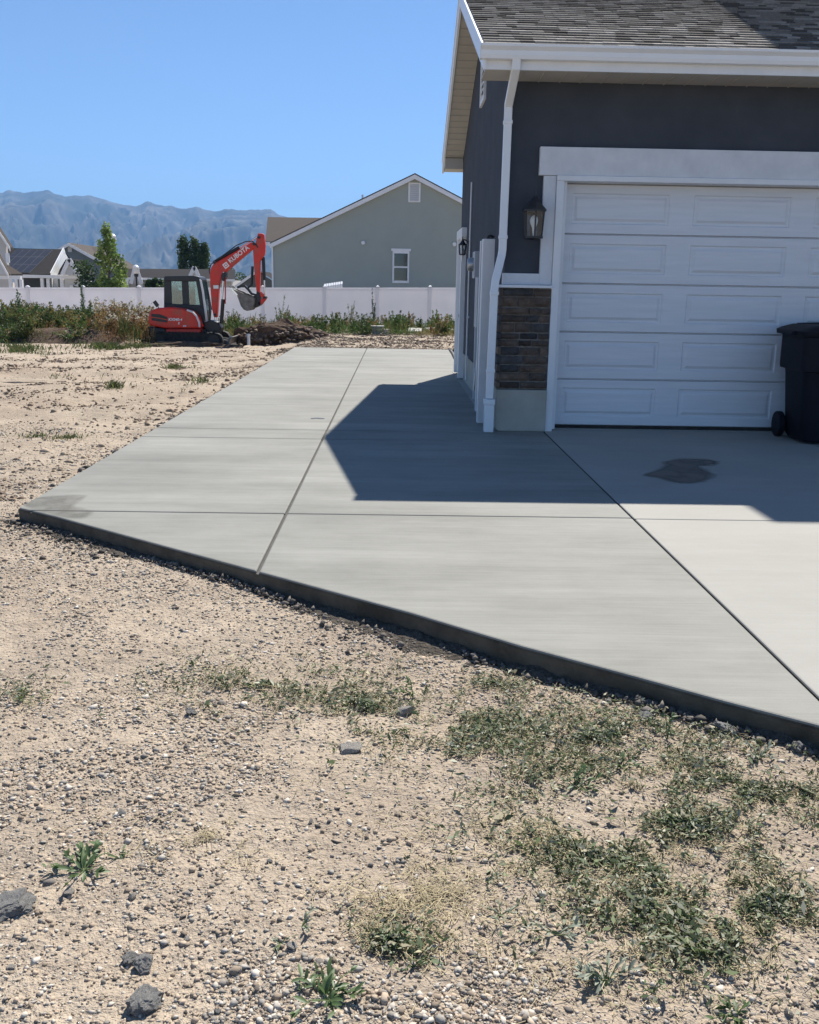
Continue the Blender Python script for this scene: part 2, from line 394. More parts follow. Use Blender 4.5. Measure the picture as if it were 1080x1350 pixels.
gx = np.clip(axis(-2.4, 1.6, .02, -8800, 8800, 1.04), -8800, 8800)
gy = np.clip(axis(1.3, 5.6, .02, -1500, 9300, 1.024), -1500, 9300); gy = np.concatenate([gy[gy < 1.29][::9], gy[gy >= 1.29]])
X, Y = np.meshgrid(gx, gy); Z = gz(X, Y)
nx, ny = len(gx), len(gy)
idx = np.arange(nx*ny).reshape(ny, nx)
F4 = np.stack([idx[:-1, :-1], idx[:-1, 1:], idx[1:, 1:], idx[1:, :-1]], -1).reshape(-1, 4)
g = np_mesh('ground', np.stack([X, Y, Z], -1).reshape(-1, 3), F4, M['dirt'], smooth=True); props(g, kind='structure')

# ------------------------------------------------------------------ concrete pad (slabs are its pieces) and old driveway
TH = .115
bm_ = MB()
basep = [(p.x-.002, p.y-.002) for p in EDGE]+[(XK-.004, PAD_END-.01), (XL-.002, PAD_END-.01)]
bm_.prism(basep, -TH-.02, -.016, 'z')
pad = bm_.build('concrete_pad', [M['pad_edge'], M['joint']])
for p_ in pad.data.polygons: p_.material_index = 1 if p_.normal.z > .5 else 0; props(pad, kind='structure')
def clip_poly(poly, a, b, c):   # keep a*x+b*y<=c
    o = []
    for i in range(len(poly)):
        p, q = poly[i], poly[(i+1) % len(poly)]; dp = a*p[0]+b*p[1]-c; dq = a*q[0]+b*q[1]-c
        if dp <= 0: o.append(p)
        if dp*dq < 0: t = dp/(dp-dq); o.append((p[0]+(q[0]-p[0])*t, p[1]+(q[1]-p[1])*t))
    return o
full = [(p.x, p.y) for p in EDGE]+[(XK-.006, PAD_END), (XL, PAD_END)]
JY = [0, 5.63, 8.56, 9.12, 11.1, 14.35, 17.6, PAD_END+1]
JW = {5.63: .014, 8.56: .014, 9.12: .014, 11.1: .008, 14.35: .010, 17.6: .010}
def slab_mesh(poly, z0, z1, name, mat, parent, bevel):
    m = MB(); m.prism(poly, z0, z1, 'z')
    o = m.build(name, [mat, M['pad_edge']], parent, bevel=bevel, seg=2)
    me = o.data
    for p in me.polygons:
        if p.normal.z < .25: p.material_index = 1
    return o
for c0, c1 in ((XL-1, XJ), (XJ, XK+1)):
    for a, b_ in zip(JY[:-1], JY[1:]):
        q = clip_poly(full, -1, 0, -(c0+(.008 if c0 == XJ else 0))); q = clip_poly(q, 1, 0, c1-(.008 if c1 == XJ else 0))
        q = clip_poly(q, 0, -1, -(a+JW.get(a, 0)/2)); q = clip_poly(q, 0, 1, b_-JW.get(b_, 0)/2)
        if len(q) > 2: slab_mesh(q, -TH, 0, 'slab', M['pad'], pad, .009)
dv = MB(); dv.prism([(XK+.012, -3.9), (7.1, -3.9), (7.1, 9.38), (XK+.012, 9.38)], -.14, -.022, 'z')
drive = dv.build('driveway', M['joint']); props(drive, kind='structure')
for a, b_ in ((-4, 2.1), (2.1, 5.60), (5.60, 9.40)):
    for c0, c1 in ((XK+.006, 4.06), (4.06, 7.12)):
        slab_mesh([(c0+.004, a+.005), (c1-.004, a+.005), (c1-.004, b_-.005), (c0+.004, b_-.005)], -.13, .002, 'slab', M['drive'], drive, .008)
gsl = MB().box(1.0, 7.2, 9.41, 16, -.13, .008).build('garage_floor', M['drive']); props(gsl, kind='structure')
# small walk behind the house
bw = MB().box(1.56, 2.6, 19.6, 22.3, -.1, -.01).build('back_walk', M['drive']); props(bw, kind='structure')
# wet patch on the driveway
def blob_sheet(name, px, z, mat, thick=.002):
    pts = [gnd(x, y) for x, y in px]; m = MB(); c = sum(pts, Vector())/len(pts)
    fine = []
    n = len(pts)
    for i in range(n):
        p0, p1, p2, p3 = pts[i-1], pts[i], pts[(i+1) % n], pts[(i+2) % n]
        for t in (0, .33, .66):
            fine.append(.5*((2*p1)+(p2-p0)*t+(2*p0-5*p1+4*p2-p3)*t*t+(3*p1-p0-3*p2+p3)*t**3))
    vs = [(p.x, p.y, z) for p in fine]
    m.prism([(v[0], v[1]) for v in vs], z, z+thick, 'z')
    return m.build(name, mat)
def soft_patch(name, px, z, base, rough, soft=.12, k=.95):
    pts = [gnd(x, y) for x, y in px]; n = len(pts); fine = []
    for i in range(n):
        p0, p1, p2, p3 = pts[i-1], pts[i], pts[(i+1) % n], pts[(i+2) % n]
        for q in range(5):
            t = q/5; fine.append(.5*((2*p1)+(p2-p0)*t+(2*p0-5*p1+4*p2-p3)*t*t+(3*p1-p0-3*p2+p3)*t**3))
    F_ = np.array([(p.x, p.y) for p in fine]); m_ = len(F_)
    tg = np.roll(F_, -1, 0)-np.roll(F_, 1, 0); nr = np.stack([tg[:, 1], -tg[:, 0]], 1); nr /= np.linalg.norm(nr, axis=1)[:, None]
    ar = ((F_[:, 0]*np.roll(F_[:, 1], -1))-(np.roll(F_[:, 0], -1)*F_[:, 1])).sum()
    if ar < 0: nr = -nr
    rn = np.random.RandomState(4); jig = .6+.8*vnoise(np.arange(m_)*.7, np.zeros(m_), 3)
    out = F_+nr*(soft*.5*jig)[:, None]; inn = F_-nr*(soft*.35*jig)[:, None]
    V = np.concatenate([np.c_[out, np.full(m_, z)], np.c_[inn, np.full(m_, z)]]); col = np.concatenate([np.zeros((m_, 3)), np.ones((m_, 3))])
    me = bpy.data.meshes.new(name); fs = [(i, (i+1) % m_, m_+(i+1) % m_, m_+i) for i in range(m_)]+[tuple(range(m_, 2*m_))]
    me.from_pydata([tuple(v) for v in V], [], fs); a = me.color_attributes.new('col', 'FLOAT_COLOR', 'POINT'); c4 = np.ones((2*m_, 4), dtype=np.float32); c4[:, :3] = col; a.data.foreach_set('color', c4.ravel())
    mt = pm(name+'_damp', base, tuple(c*1.5 for c in base), scale=5, rough=rough, spec=.4); nn = mt.node_tree.nodes; L = mt.node_tree.links
    at_ = nn.new('ShaderNodeAttribute'); at_.attribute_name = 'col'; tr = nn.new('ShaderNodeBsdfTransparent'); ms = nn.new('ShaderNodeMixShader')
    tx = nn.new('ShaderNodeTexNoise'); tx.inputs['Scale'].default_value = 7; tx.inputs['Detail'].default_value = 6; mr = nn.new('ShaderNodeMapRange'); mr.inputs['From Min'].default_value = .25; mr.inputs['From Max'].default_value = .6; mr.inputs['To Min'].default_value = .55; mr.inputs['To Max'].default_value = k
    L.new(tx.outputs['Fac'], mr.inputs[0]); mu = nn.new('ShaderNodeMath'); mu.operation = 'MULTIPLY'; L.new(at_.outputs['Fac'], mu.inputs[0]); L.new(mr.outputs[0], mu.inputs[1])
    L.new(mu.outputs[0], ms.inputs[0]); L.new(tr.outputs[0], ms.inputs[1]); L.new(nn['Principled BSDF'].outputs[0], ms.inputs[2]); L.new(ms.outputs[0], nn['Material Output'].inputs[0])
    me.materials.append(mt); return link_mesh(name, me)
wp = soft_patch('wet_patch', [(851, 627), (868, 621), (880, 614), (876, 610), (900, 606), (925, 606), (942, 609), (940, 613), (920, 615), (928, 620), (937, 626), (930, 632), (912, 637), (890, 636), (868, 630)], .0052, (.022, .022, .02), .4, .10, 1.0)
props(wp, 'dark wet patch on the pale driveway in front of the garage door', 'stain')
wp2 = blob_sheet('damp_mark', [(410, 551.6), (416, 550.8), (424, 551.3), (428, 552), (423, 552.3), (417, 551.8), (412, 552.4)], .0025, M['wet'])
props(wp2, 'small thin damp mark on the new concrete left of the long joint', 'stain')

sc_ = soft_patch('dark_corner_stain', [(34, 667), (44, 658), (70, 654), (112, 653), (104, 660), (96, 668), (120, 674), (110, 683), (82, 681), (55, 674)], .0022, (.10, .09, .066), .6, .05, .22)
props(sc_, 'brownish dark stain on the left front corner of the new pad', 'stain')
# ------------------------------------------------------------------ the house with the garage
XW, YF, XR, YR = 1.075, 9.32, 7.2, 15.8
EZ = 3.46        # eave underside / wall height at the front
H = thing('garage_house', 'charcoal stucco house with white garage door and white gutter', 'house', (XW, YF, 0))
def hb(name, mat, parent=H, **k):
    def f(mb): return mb.build(name, mat, parent, world=True, **k)
    return f
DX0, DX1, DZ = 1.618, 6.495, 2.452
# walls
RZ0, RY0, RY1, RYR = 3.535, 8.80, 16.25, 12.50   # roof: top surface at the eaves, front, rear and ridge y
PITCHR = .415
RZR = RZ0+PITCHR*(RYR-RY0)
def roofz(y): return RZ0+PITCHR*(min(y, 2*RYR-y)-RY0)
m = MB(); m.box(XW, DX0-.05, YF, YF+.16, .42, EZ); m.box(DX1+.05, XR, YF, YF+.16, .42, EZ); m.box(DX0-.05, DX1+.05, YF, YF+.16, DZ+.02, EZ)
hb('front_wall', M['stucco'])(m)
m = MB(); m.prism([(YF+.16, .42), (YR, .42), (YR, roofz(YR)-.16), (RYR, RZR-.16), (YF+.16, roofz(YF+.16)-.16)], XW, XW+.16, 'x'); hb('side_wall', M['stucco'])(m)
m = MB(); m.box(XW+.16, XR, YR-.16, YR, .42, EZ); hb('rear_wall', M['stucco'])(m)
m = MB(); m.box(XW+.012, XW+.2, YF+.05, YR-.012, -.05, .42); m.box(XW+.2, XR, YR-.2, YR-.012, -.05, .42); hb('foundation', M['found'])(m)
# stone veneer pier with concrete base and sill
m = MB(); m.prism([(1.055, .0), (1.025, .03), (1.025, .425), (1.5435, .425), (1.5435, .0)], YF-.115, YF+.06, 'y'); hb('pier_base', M['found'], bevel=.012)(m)
m = MB(); m.box(XW-.012, 1.5435, YF-.055, YF+.05, .43, 1.432)
ven = hb('stone_veneer', M['mortar'])(m)
z = .432; rows = 12; rng = random.Random(3)
hs = [rng.uniform(.8, 1.2) for _ in range(rows)]; tot = sum(hs)
for i in range(rows):
    rh = hs[i]/tot*1.0; x = 1.035+rng.uniform(-.012, .012); xe = 1.541
    cuts = [x]
    while True:
        s_ = rng.uniform(.12, .34)
        if cuts[-1]+s_ > xe-.09: break
        cuts.append(cuts[-1]+s_)
    cuts.append(xe)
    for a, b_ in zip(cuts[:-1], cuts[1:]):
        d = YF-.055-rng.uniform(.025, .055); g_ = .007
        m = MB(); x0, x1, z0, z1 = a+g_, b_-g_, z+g_*rng.uniform(.6, 1.3), z+rh-g_*rng.uniform(.6, 1.3)
        # uneven hand-split face
        n_ = max(3, int((x1-x0)/.03)); V = []; FF = []
        for iz in range(4):
            for ix in range(n_+1):
                edge = (ix in (0, n_)) or (iz in (0, 3))
                V.append((x0+(x1-x0)*ix/n_, d+(.016 if edge else rng.uniform(-.006, .008)), z0+(z1-z0)*iz/3+(0 if not edge else rng.uniform(-.003, .003))))
        k = n_+1
        for iz in range(3):
            for ix in range(n_): FF.append((iz*k+ix, iz*k+ix+1, (iz+1)*k+ix+1, (iz+1)*k+ix))
        ring = [ix for ix in range(k)]+[iz*k+n_ for iz in range(1, 4)]+[3*k+ix for ix in range(n_-1, -1, -1)]+[iz*k for iz in range(2, 0, -1)]
        nb = len(V)
        for r_ in ring: V.append((V[r_][0], YF-.04, V[r_][2]))
        for q in range(len(ring)): FF.append((ring[q], nb+q, nb+(q+1) % len(ring), ring[(q+1) % len(ring)]))
        m.add(V, FF); hb('stone', M['stone%d' % rng.choice((0, 0, 1, 2))], ven)(m)
    # the return of the course round the corner
    m = MB(); m.box(1.03-rng.uniform(0, .012), XW-.012, YF-.10, YF+.16, z+.006, z+rh-.006); hb('stone', M['stone%d' % rng.choice((0, 1, 2))], ven, bevel=.01, seg=1)(m)
    z += rh
m = MB(); m.box(1.02, 1.5435, YF-.125, YF+.03, 1.434, 1.462); hb('stone_sill', M['white'], bevel=.004)(m)
# white trim round the door
m = MB(); m.box(XW-.02, 1.437, YF-.045, YF+.02, 1.464, 1.575); hb('trim_band', M['trim'], bevel=.004)(m)
m = MB(); m.box(1.42, DX0-.075, YF-.05, YF+.02, 1.466, 2.50); hb('door_trim', M['trim'], bevel=.004)(m)
m = MB(); m.box(DX1+.075, 6.69, YF-.05, YF+.02, 1.466, 2.50); hb('door_trim', M['trim'], bevel=.004)(m)
m = MB(); m.box(1.372, 6.74, YF-.06, YF+.02, 2.503, 2.765); hb('door_header', M['trim'], bevel=.004)(m)
m = MB(); m.box(DX0-.073, DX0, YF-.075, YF+.165, .0, DZ); hb('door_jamb', M['white'], bevel=.003)(m)
m = MB(); m.box(DX1, DX1+.073, YF-.075, YF+.165, .0, DZ); hb('door_jamb', M['white'], bevel=.003)(m)
m = MB(); m.box(DX0-.073, DX1+.073, YF-.078, YF+.165, DZ+.001, 2.5025); hb('door_jamb', M['white'], bevel=.003)(m)
for a, b_ in ((DX0-.0005, DX0+.035), (DX1-.035, DX1+.0005)): hb('door_stop', M['white'])(MB().box(a, b_, YF-.03, YF+.118, .02, DZ-.002))
# garage door: 5 sections x 4 raised panels
YD = YF+.125
m = MB(); m.box(DX0-.02, DX1+.02, YD+.032, YD+.06, .03, DZ); gd = hb('garage_door', M['door'])(m)
m = MB(); m.box(DX0+.002, DX1-.002, YD+.004, YD+.03, .012, .04); hb('bottom_seal', M['rubber'], gd)(m)
sh_ = (DZ-.04)/5
secdata = None
for i in range(5):
    z0, z1 = .042+i*sh_, .042+(i+1)*sh_-.006
    m = MB(); x0, x1 = DX0+.003, DX1-.003
    # section skin with four embossed fields, each bevel modelled
    fields = []
    for k in range(4):
        cx = DX0+(k+.5)*(DX1-DX0)/4; fields.append((cx-.49, cx+.49, z0+.095, z1-.085))
    xs = [x0]+[v for f_ in fields for v in f_[:2]]+[x1]
    m.add([(x0, YD, z0), (x1, YD, z0), (x1, YD, z0+.0), (x0, YD, z0)], [])
    def quad(a, b_, c, d_, y=YD): m.add([(a, y, c), (b_, y, c), (b_, y, d_), (a, y, d_)], [(0, 1, 2, 3)])
    za, zb = z0+.095, z1-.085
    quad(x0, x1, z0+.008, za); quad(x0, x1, zb, z1-.005)
    for k in range(5): quad(xs[2*k], xs[2*k+1], za, zb)
    m.add([(x0, YD+.03, z0), (x1, YD+.03, z0), (x1, YD, z0+.008), (x0, YD, z0+.008)], [(0, 1, 2, 3)])
    m.add([(x0, YD, z1-.005), (x1, YD, z1-.005), (x1, YD+.03, z1), (x0, YD+.03, z1)], [(0, 1, 2, 3)])
    sec = hb('section', M['door'], gd)(m)
    for f_ in fields:
        a, b_, c, d_ = f_; m = MB()
        prof = [(0, 0), (.012, .012), (.03, .012), (.055, -.002)]
        V = []; FF = []
        for o_, dy in prof:
            V += [(a+o_, YD+dy, c+o_), (b_-o_, YD+dy, c+o_), (b_-o_, YD+dy, d_-o_), (a+o_, YD+dy, d_-o_)]
        for q in range(3):
            for e_ in range(4): FF.append((q*4+e_, q*4+(e_+1) % 4, q*4+4+(e_+1) % 4, q*4+4+e_))
        FF.append((12, 13, 14, 15)); m.add(V, FF); hb('panel', M['door'], gd)(m)
# roof: deck, fascia, gutter, soffits, shingles
XO = .752        # left rake edge
th = .10
nrm = Vector((0, -PITCHR, 1)).normalized()
m = MB()
m.prism([(RY0, RZ0-.012), (RYR, RZR-.012), (RY1, RZ0-.012), (RY1, RZ0-.05), (RYR, RZR-.05), (RY0, RZ0-.05)], XO+.03, XR+.3, 'x')
roof = hb('roof', M['roofdeck'])(m)
def rake(x0, x1, top, bot, y0=RY0, y1=RY1):
    return MB().prism([(y0, roofz(y0)+top), (RYR, RZR+top), (y1, roofz(y1)+top), (y1, roofz(y1)+bot), (RYR, RZR+bot), (y0, roofz(y0)+bot)], x0, x1, 'x')
hb('rake_board', M['gutter'], roof)(rake(XO, XO+.028, -.012, -.19, RY0-.01, RY1+.005))
hb('rake_drip_edge', M['gutter'], roof)(rake(XO-.012, XO+.05, .010, -.010, RY0-.03, RY1+.02))
hb('rake_soffit', M['soffit'], roof)(rake(XO+.03, XW, -.16, -.175, RY0+.03, RY1-.02))
for i in range(50):   # grooves between soffit boards, each a thin raised lap
    y = RY0+.2+i*.15
    if y > RY1-.15: break
    zc = roofz(y)-.178; m = MB(); m.box(XO+.03, XW-.002, y, y+.012, zc-.006, zc+.002); hb('soffit_lap', M['soffit'], roof)(m)
m = MB(); m.box(XO+.03, XR+.3, RY0+.012, RY0+.035, RZ0-.19, RZ0-.03); hb('fascia', M['white'], roof)(m)
m = MB(); m.box(XO+.03, XR+.3, RY1-.035, RY1-.012, RZ0-.19, RZ0-.03); hb('fascia', M['white'], roof)(m)
m = MB(); m.box(XO+.03, XR+.3, RY0+.036, YF-.001, RZ0-.18, RZ0-.165); sof = hb('eave_soffit', M['soffit'], roof)(m)
m = MB(); m.box(XO+.03, XR+.3, YR+.001, RY1-.036, RZ0-.18, RZ0-.165); hb('eave_soffit', M['soffit'], roof)(m)
for i in range(33):
    x = XW+.05+i*.2; m = MB(); m.box(x, x+.008, RY0+.036, YF-.002, RZ0-.187, RZ0-.178); hb('soffit_lap', M['soffit'], roof)(m)
# boxed return at the rear corner
m = MB(); m.prism([(RY1-.45, roofz(RY1-.45)-.19), (RY1-.036, roofz(RY1)-.17), (RY1-.036, RZ0-.19), (RY1-.45, RZ0-.19)], XO+.03, XW-.003, 'x'); hb('eave_return', M['soffit'], roof)(m)
# K-style gutter
gp = [(RY0+.01, RZ0-.005), (RY0+.01, RZ0-.115), (RY0-.062, RZ0-.115), (RY0-.075, RZ0-.085), (RY0-.078, RZ0-.05), (RY0-.115, RZ0-.022), (RY0-.118, RZ0-.002), (RY0-.105, RZ0+.0), (RY0-.10, RZ0-.03), (RY0-.004, RZ0-.03)]
m = MB(); m.prism(gp, XO-.03, XR+.3, 'x'); gut = hb('gutter', M['gutter'])(m)
m = MB(); m.prism([(RY0+.01, RZ0-.002), (RY0+.01, RZ0-.118), (RY0-.066, RZ0-.118), (RY0-.082, RZ0-.05), (RY0-.122, RZ0-.02), (RY0-.122, RZ0+.002)], XO-.034, XO-.0305, 'x'); hb('gutter_end_cap', M['gutter'], gut)(m)
# shingles, front slope
rng = random.Random(11); NV = []
def shingle_mesh(wd, mi):
    m = MB(); L_ = .30; t = .034
    m.add([(0, 0, 0), (wd, 0, 0), (wd, L_, 0), (0, L_, 0), (0, 0, t), (wd, 0, t), (wd, L_, .003), (0, L_, .003)],
          [(0, 3, 2, 1), (4, 5, 6, 7), (0, 1, 5, 4), (1, 2, 6, 5), (2, 3, 7, 6), (3, 0, 4, 7)])
    me = bpy.data.meshes.new('shingle'); me.from_pydata(m.v, [], m.f); me.materials.append(M['sh%d' % mi]); return me
SHW = [.09, .125, .16, .20]; SHM = [[shingle_mesh(wd, i) for i in range(3)] for wd in SHW]
ang = math.atan(PITCHR); expo = .142
tabs = []
nc = int((RYR-RY0)/math.cos(ang)/expo)+1
for i in range(nc):
    x = XO+.0+rng.uniform(0, .1) if i else XO+.02
    x = XO+.012
    first = rng.uniform(.05, .2)
    s_ = i*expo-.01
    y = RY0-.01+s_*math.cos(ang); z = RZ0-.010+s_*math.sin(ang)
    if y > RYR: break
    while x < XR+.28:
        k = rng.randrange(4); wd = SHW[k]
        mi = rng.choices((0, 1, 2), (5, 3, 3))[0]
        tabs.append((x, y, z, k, mi, i, rng.uniform(-.0008, .0025))); x += wd+.003
vis = [t for t in tabs if t[0] < 5.0]
vis.sort(key=lambda t: t[5]); near = set(vis[:300])
from_off = root_loc(H)
rest = MB()
for t in tabs:
    x, y, z, k, mi, i, dz = t
    if t in near:
        o = link_mesh('shingle', SHM[k][mi], roof); o.location = Vector((x, y, z+dz))-from_off; o.rotation_euler = (ang, 0, 0)
    else:
        rest.cur = mi; R_ = Matrix.Rotation(ang, 3, 'X')
        rest.add([R_ @ Vector(v.co)+Vector((x, y, z+dz)) for v in SHM[k][mi].vertices], [tuple(p.vertices) for p in SHM[k][mi].polygons])
o = rest.build('upper_shingles', [M['sh0'], M['sh1'], M['sh2']], roof, world=True); o['kind'] = 'stuff'
m = MB(); m.prism([(RYR+.02, RZR-.01), (RYR+.02, RZR+.01), (RY1+.02, RZ0+.006), (RY1+.02, RZ0-.011)], XO+.012, XR+.29, 'x'); hb('rear_shingles', M['sh1'], roof)(m)
m = MB(); m.prism([(RYR-.16, RZR-.035), (RYR, RZR+.03), (RYR+.16, RZR-.035), (RYR+.16, RZR-.055), (RYR, RZR+.01), (RYR-.16, RZR-.055)], XO-.005, XR+.29, 'x'); hb('ridge_cap', M['sh1'], roof)(m)
m = MB(); m.box(2.63, 2.67, 11.9, 11.93, roofz(11.9)+.01, roofz(11.9)+.05); hb('roof_scrap', M['white'], roof)(m)
# gable vent on the side wall
m = MB(); m.box(XW-.03, XW+.01, 12.0, 12.06, 3.70, 4.30); m.box(XW-.03, XW+.01, 12.5, 12.56, 3.70, 4.30); m.box(XW-.03, XW+.01, 12.06, 12.5, 4.24, 4.30); m.box(XW-.03, XW+.01, 12.06, 12.5, 3.70, 3.76)
gv = hb('gable_vent', M['white'])(m)
for i in range(6):
    z = 3.78+i*.078; m = MB(); m.prism([(XW-.026, z), (XW-.02, z-.004), (XW+.004, z+.055), (XW-.002, z+.06)], 12.06, 12.5, 'y'); hb('slat', M['white'], gv)(m)
# downspout
yp = YF-.055
path = [(1.047, RY0-.03, 3.43), (1.047, RY0-.02, 3.36), (1.047, yp, 3.13), (1.047, yp, 2.9), (1.042, yp, 1.80), (1.035, yp-.005, 1.74), (.975, yp-.085, 1.50), (.965, yp-.1, 1.40), (.955, yp-.1, .34)]
m = MB(); m.bar(path, .075, .055, up=(0, -1, .01)); dsp = hb('downspout', M['gutter'], bevel=.006)(m)
m = MB()
for (x, y, z) in ((1.047, yp, 2.96), (1.043, yp, 1.90), (.966, yp-.1, 1.36), (.9575, yp-.1, .60)): m.box(x-.043, x+.043, y-.033, y+.033, z, z+.035)
hb('collar', M['gutter'], dsp, bevel=.004)(m)
m = MB(); m.box(.9, 1.01, yp-.155, yp-.045, .28, .335); m.box(.907, 1.003, yp-.148, yp-.052, .0, .28); hb('drain_adapter', M['gutter'], dsp, bevel=.006)(m)
# lanterns
def lantern(loc, face, K_=1.3):     # face: direction away from the wall
    a = MB(); fx, fy = face; L_ = Vector(loc)
    def P_(o_, s_, z): return (L_.x+fx*o_*K_+fy*s_, L_.y+fy*o_*K_-fx*s_, L_.z+z*K_)
    # back plate and arm
    a.tube([P_(-.0, 0, .02), P_(.012, 0, .02)], .055, 12)
    a.tube([P_(.0, 0, .03), P_(.05, 0, .09), P_(.10, 0, .10), P_(.125, 0, .06)], .011, 8)
    o = hb('lantern', M['black'])(a)
    c = P_(.125, 0, 0)
    b_ = MB(); c0 = Vector(c)
    def ring(r, z, n=6): return [c0+Vector((r*math.cos(2*PI*k/n+PI/6), r*math.sin(2*PI*k/n+PI/6), z))*K_ for k in range(n)]
    rs = [(.012, .10), (.03, .075), (.045, .05), (.095, .0), (.095, -.012), (.08, -.012)]
    V = []; FF = []
    for r, z in rs: V += ring(r, z)
    for i in range(len(rs)-1):
        for k in range(6): FF.append((i*6+k, i*6+(k+1) % 6, i*6+6+(k+1) % 6, i*6+6+k))
    FF.append(tuple(range(5, -1, -1))); FF.append(tuple(range(30, 36))); b_.add(V, FF)
    b_.tube([c0+Vector((0, 0, .09*K_)), c0+Vector((0, 0, .165*K_))], [.012, .004], 8)
    hb('cap', M['black'], o)(b_)
    b_ = MB(); t_ = ring(.078, -.012); bt = ring(.066, -.19)
    for k in range(6): b_.tube([t_[k], bt[k]], .008, 4)
    V = ring(.076, -.19)+ring(.076, -.205)+ring(.03, -.215); FF = [(0, 1, 2, 3, 4, 5)]
    for i in range(2):
        for k in range(6): FF.append((i*6+k, i*6+(k+1) % 6, i*6+6+(k+1) % 6, i*6+6+k))
    b_.add(V, FF); hb('cage', M['black'], o)(b_)
    for k in range(6):
        b_ = MB(); b_.add([t_[k]*.995+c0*.005, t_[(k+1) % 6]*.995+c0*.005, bt[(k+1) % 6], bt[k]], [(0, 1, 2, 3)]); hb('pane', M['glass'], o)(b_)
    b_ = MB(); b_.lathe([(.008, -.24), (.014, -.19), (.016, -.17), (.034, -.13), (.040, -.10), (.032, -.07), (.012, -.05)], c0, 12); hb('bulb', M['bulb'], o, smooth=60)(b_)
    return o
lantern((1.325, YF-.004, 2.17), (0, -1))
lantern((XW-.004, 14.05, 2.06), (-1, 0), .72)
# side door with casing, meter, breaker panel, conduits, hose bib
m = MB(); m.box(XW-.075, XW+.02, 14.55, 14.65, .03, 2.2); m.box(XW-.075, XW+.02, 15.55, 15.65, .03, 2.2); m.box(XW-.078, XW+.02, 14.5, 15.7, 2.2, 2.34); hb('side_door_casing', M['white'], bevel=.004)(m)
m = MB(); m.box(XW-.02, XW+.03, 14.65, 15.55, .05, 2.2); sd = hb('side_door', M['door'])(m)
m = MB(); m.lathe([(.0, 0), (.025, .0), (.03, .03), (.0, .05)], (XW-.08, 14.74, 1.0), 10, 'x'); hb('door_knob', M['steel'], sd)(m)
m = MB(); m.box(XW-.10, XW+.01, 11.75, 12.05, 1.55, 1.88); mt = hb('meter_box', M['greybox'], bevel=.01)(m)
m = MB(); m.lathe([(.085, 0), (.085, -.05), (.07, -.075), (.0, -.08)], (XW-.10, 11.9, 1.72), 18, 'x'); hb('meter_dome', M['steel'], mt, smooth=40)(m)
m = MB(); m.box(XW-.09, XW+.01, 11.3, 11.66, .95, 1.56); hb('breaker_panel', M['greybox'], bevel=.01)(m)
m = MB(); m.tube([(XW-.03, 11.5, .95), (XW-.03, 11.5, .05)], .022, 8); hb('conduit', M['greybox'], smooth=40)(m)
m = MB(); m.tube([(XW-.03, 11.9, 1.55), (XW-.03, 11.9, -.02)], .028, 8); hb('conduit', M['greybox'], smooth=40)(m)
m = MB(); m.tube([(XW-.02, 13.6, 2.9), (XW-.02, 13.6, .1)], .012, 8); hb('cable', M['white'], smooth=40)(m)
m = MB(); m.box(XW-.035, XW, 13.58, 13.62, 1.0, 1.03); m.box(XW-.035, XW, 13.58, 13.62, .42, .45); hb('cable_clip', M['white'])(m)
m = MB(); m.tube([(XW+.01, 11.2, .5), (XW-.07, 11.2, .5), (XW-.09, 11.2, .46), (XW-.10, 11.2, .2)], .013, 8); m.tube([(XW-.07, 11.2, .5), (XW-.07, 11.2, .57)], .02, 8); hb('hose_bib', M['steel'], smooth=40)(m)
# the taller part of the house behind, mostly out of frame
m = MB(); m.box(5.15, 14, 12.1, 20, -.1, 7.75); m.box(7.2, 14, 9.9, 12.1, -.1, 3.5); hb('upper_wall', M['stucco'])(m)
m = MB(); ex0, ex1, ey0, ey1, ez = 4.65, 14.5, 11.6, 20.5, 8.0
m.add([(ex0, ey0, ez), (ex1, ey0, ez), (ex1, ey1, ez), (ex0, ey1, ez), (9.1, 16.05, ez+1.85), (10.0, 16.05, ez+1.85)], [(0, 1, 5, 4), (1, 2, 5), (2, 3, 4, 5), (3, 0, 4)])
hb('upper_roof', M['sh1'])(m)
m = MB(); m.box(ex0, ex1, ey0, ey1, ez-.2, ez-.002); hb('upper_eave', M['white'])(m)
# vinyl gate posts standing at the wall
def vinyl_post(x0, x1, y0, y1, h, label):
    t = thing('gate_post', label, 'post', ((x0+x1)/2, (y0+y1)/2, 0))
    m = MB(); m.box(x0, x1, y0, y1, .0, h); p = m.build('post', M['white'], t, bevel=.006, world=True)
    return t
gp1 = vinyl_post(.893, 1.02, 9.76, 9.885, 1.925, 'tall white vinyl post standing beside the downspout at the house corner')
m = MB(); m.box(.93, 1.0, 9.79, 9.85, 1.925, 1.94); m.tube([(.94, 9.80, 1.945), (.97, 9.80, 1.96), (1.01, 9.81, 1.945)], .012, 6); m.build('gate_latch', M['black'], gp1, world=True)
gp2 = vinyl_post(.955, 1.04, 10.72, 10.81, 1.955, 'narrow white vinyl post behind the thicker one along the side wall')

